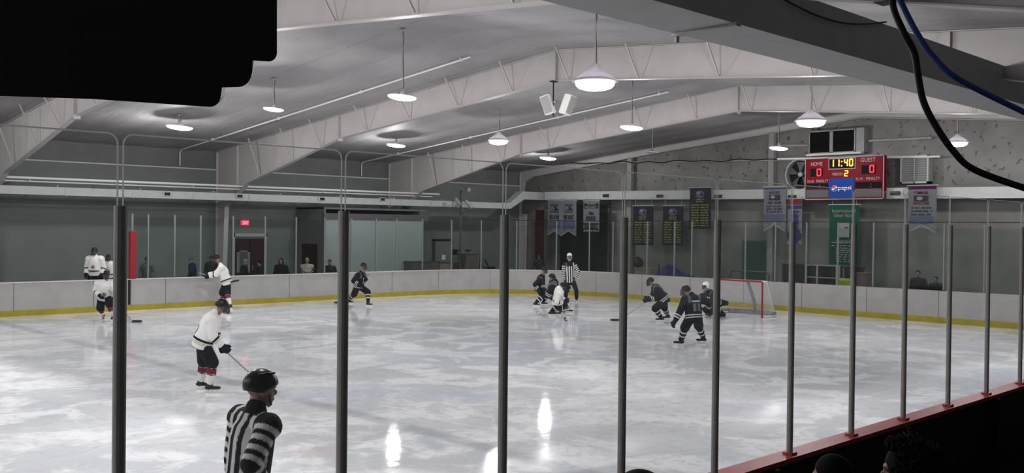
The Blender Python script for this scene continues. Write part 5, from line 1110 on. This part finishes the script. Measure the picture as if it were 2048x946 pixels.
# ================================================================== the stands and what hangs near the eye
r = thing('bleacher', 'dark stepped stand below and beside the viewer', 'bleacher', (4, 1, -.03))
L = Vector((4, 1, -.03))
b = MB()
for y0, y1, z in ((-1.75, -.4, 1.6), (-.4, .8, 1.33), (.8, 1.65, 1.1), (1.65, 2.45, .7), (2.45, 3.1, .3)): b.box(-8, 24, y0, y1, -.03, z)
at_root(b).build('steps', M['stands'], r)
for y, z in ((1.25, 1.52), (2.05, 1.12)):
    b = MB(); b.box(-8, 24, y-.14, y+.14, z-.05, z)
    for x in np.arange(-7.5, 24, 2): b.box(x-.03, x+.03, y-.1, y+.1, z-.42, z-.05)
    at_root(b).build('bench_plank', M['stands'], r)
def seated(label, u, v, d, zt_, seat, yaw, outfit, turn=0):
    q = EYE+ray(u, v)*d; f = Vector((math.cos(yaw), math.sin(yaw), 0)); l = Vector((-f.y, f.x, 0)); U = Vector((0, 0, 1)); s = (q.z-seat)/.90; B = Vector((q.x, q.y, 0))
    L = lambda a, b_, z: B+f*a*s+l*b_*s+U*(seat+z*s)
    J = dict(base=Vector((q.x, q.y, zt_)), hip=L(-.08, 0, .11), neck=L(-.02, 0, .58), head=L(.02, 0, .765), wrist=(L(.34, .13, .22), L(.34, -.13, .22)), ankle=(B+f*.40*s+l*.11+U*(zt_+.1), B+f*.40*s-l*.11+U*(zt_+.1)), yaw=yaw, hyaw=yaw+turn, s=s, bvox=.008)
    return figure(label, J, outfit, voxel=.011)
seated('curly haired spectator in the stands at the lower right corner', 1822, 884, 4.3, .70, 1.12, math.radians(95), spec((.012, .012, .013), 'curly', skin=(.22, .14, .11)), .35)
seated('dark haired spectator in the stands below the seventh tall post', 1671, 906, 4.4, .70, 1.12, math.radians(85), spec((.010, .010, .011), 'hair'))
seated('spectator in dark beanie showing only the crown at the bottom edge', 1288, 938, 2.45, 1.10, 1.52, math.radians(70), spec((.012, .012, .016), 'beanie', hatmat='ban_black'))

# black stepped box hanging near the eye at the upper left
d0 = 1.5
def near(u, v, d): return EYE+ray(u, v)*d
out = [(-420, -160), (554, -160), (554, 104)]
def rnd_(cx, cy, rx, ry): return [(cx+rx*math.cos(math.radians(a)), cy+ry*math.sin(math.radians(a))) for a in range(0, 91, 15)]
out = [(554, -60)]+rnd_(538, 106, 16, 17)+[(506, 121)]+rnd_(478, 138, 27, 36)+[(444, 175)]+rnd_(420, 190, 22, 24)+[(184, 198), (-60, 190), (-60, -60)]
r = thing('hanging_box', 'black box with stepped rounded corners hanging at the upper left', 'box', near(184, 60, d0)); L = Vector(r.location)
b = MB(); fr = [near(u, v, d0) for u, v in out]; b.prism(fr, (near(530, 120, d0)-EYE).normalized()*.16); at_root(b).build('casing', M['black'], r)
b = MB(); 
for u in (100, 400):
    p = near(u, -40, d0+.15); b.tube([p, (p.x, p.y, ceil_z(p.y)-.02)], .015, 6)
at_root(b).build('hanger_rod', M['black'], r)
# cables hanging at the upper right
def cable(name, label, pts, rad, mt):
    pts = [near(*p) for p in pts]; res = []
    for i in range(len(pts)-1):
        p0, p1, p2, p3 = pts[max(i-1, 0)], pts[i], pts[i+1], pts[min(i+2, len(pts)-1)]
        for t in np.linspace(0, 1, 8, endpoint=False): res.append(.5*((2*p1)+(p2-p0)*t+(2*p0-5*p1+4*p2-p3)*t*t+(-p0+3*p1-3*p2+p3)*t**3))
    res.append(pts[-1]); b = MB(); b.tube(res, rad, 8); return tag(b.build(name, M[mt], None, True, loc=res[-1]), label, 'cable')
cable('power_cable', 'thick black cable hanging down at the upper right', [(1778, -160, 1.62), (1782, -40, 1.62), (1787, 15, 1.62), (1806, 62, 1.6), (1828, 104, 1.6), (1836, 150, 1.6), (1846, 200, 1.6), (1868, 246, 1.6), (1905, 300, 1.6), (1950, 340, 1.62), (2060, 380, 1.65)], .0058, 'black')
cable('data_cable', 'thin blue cable slanting down at the upper right', [(1775, -160, 1.72), (1792, -30, 1.72), (1805, 10, 1.72), (1835, 68, 1.72), (1866, 112, 1.72), (1920, 160, 1.72), (2060, 230, 1.75)], .0055, 'blue_cable')
r = thing('cable_clamp', 'small grey clamp holding the cables at the top right', 'clamp', near(1770, -2, 1.7)); L = Vector(r.location)
b = MB(); c = near(1769, -6, 1.68); b.box(c.x-.02, c.x+.02, c.y-.014, c.y+.014, c.z-.012, c.z+.02, .004); b.box(c.x-.014, c.x+.014, c.y-.012, c.y+.012, c.z+.02, ceil_z(c.y)-.02); at_root(b).build('bracket', M['grey'], r)
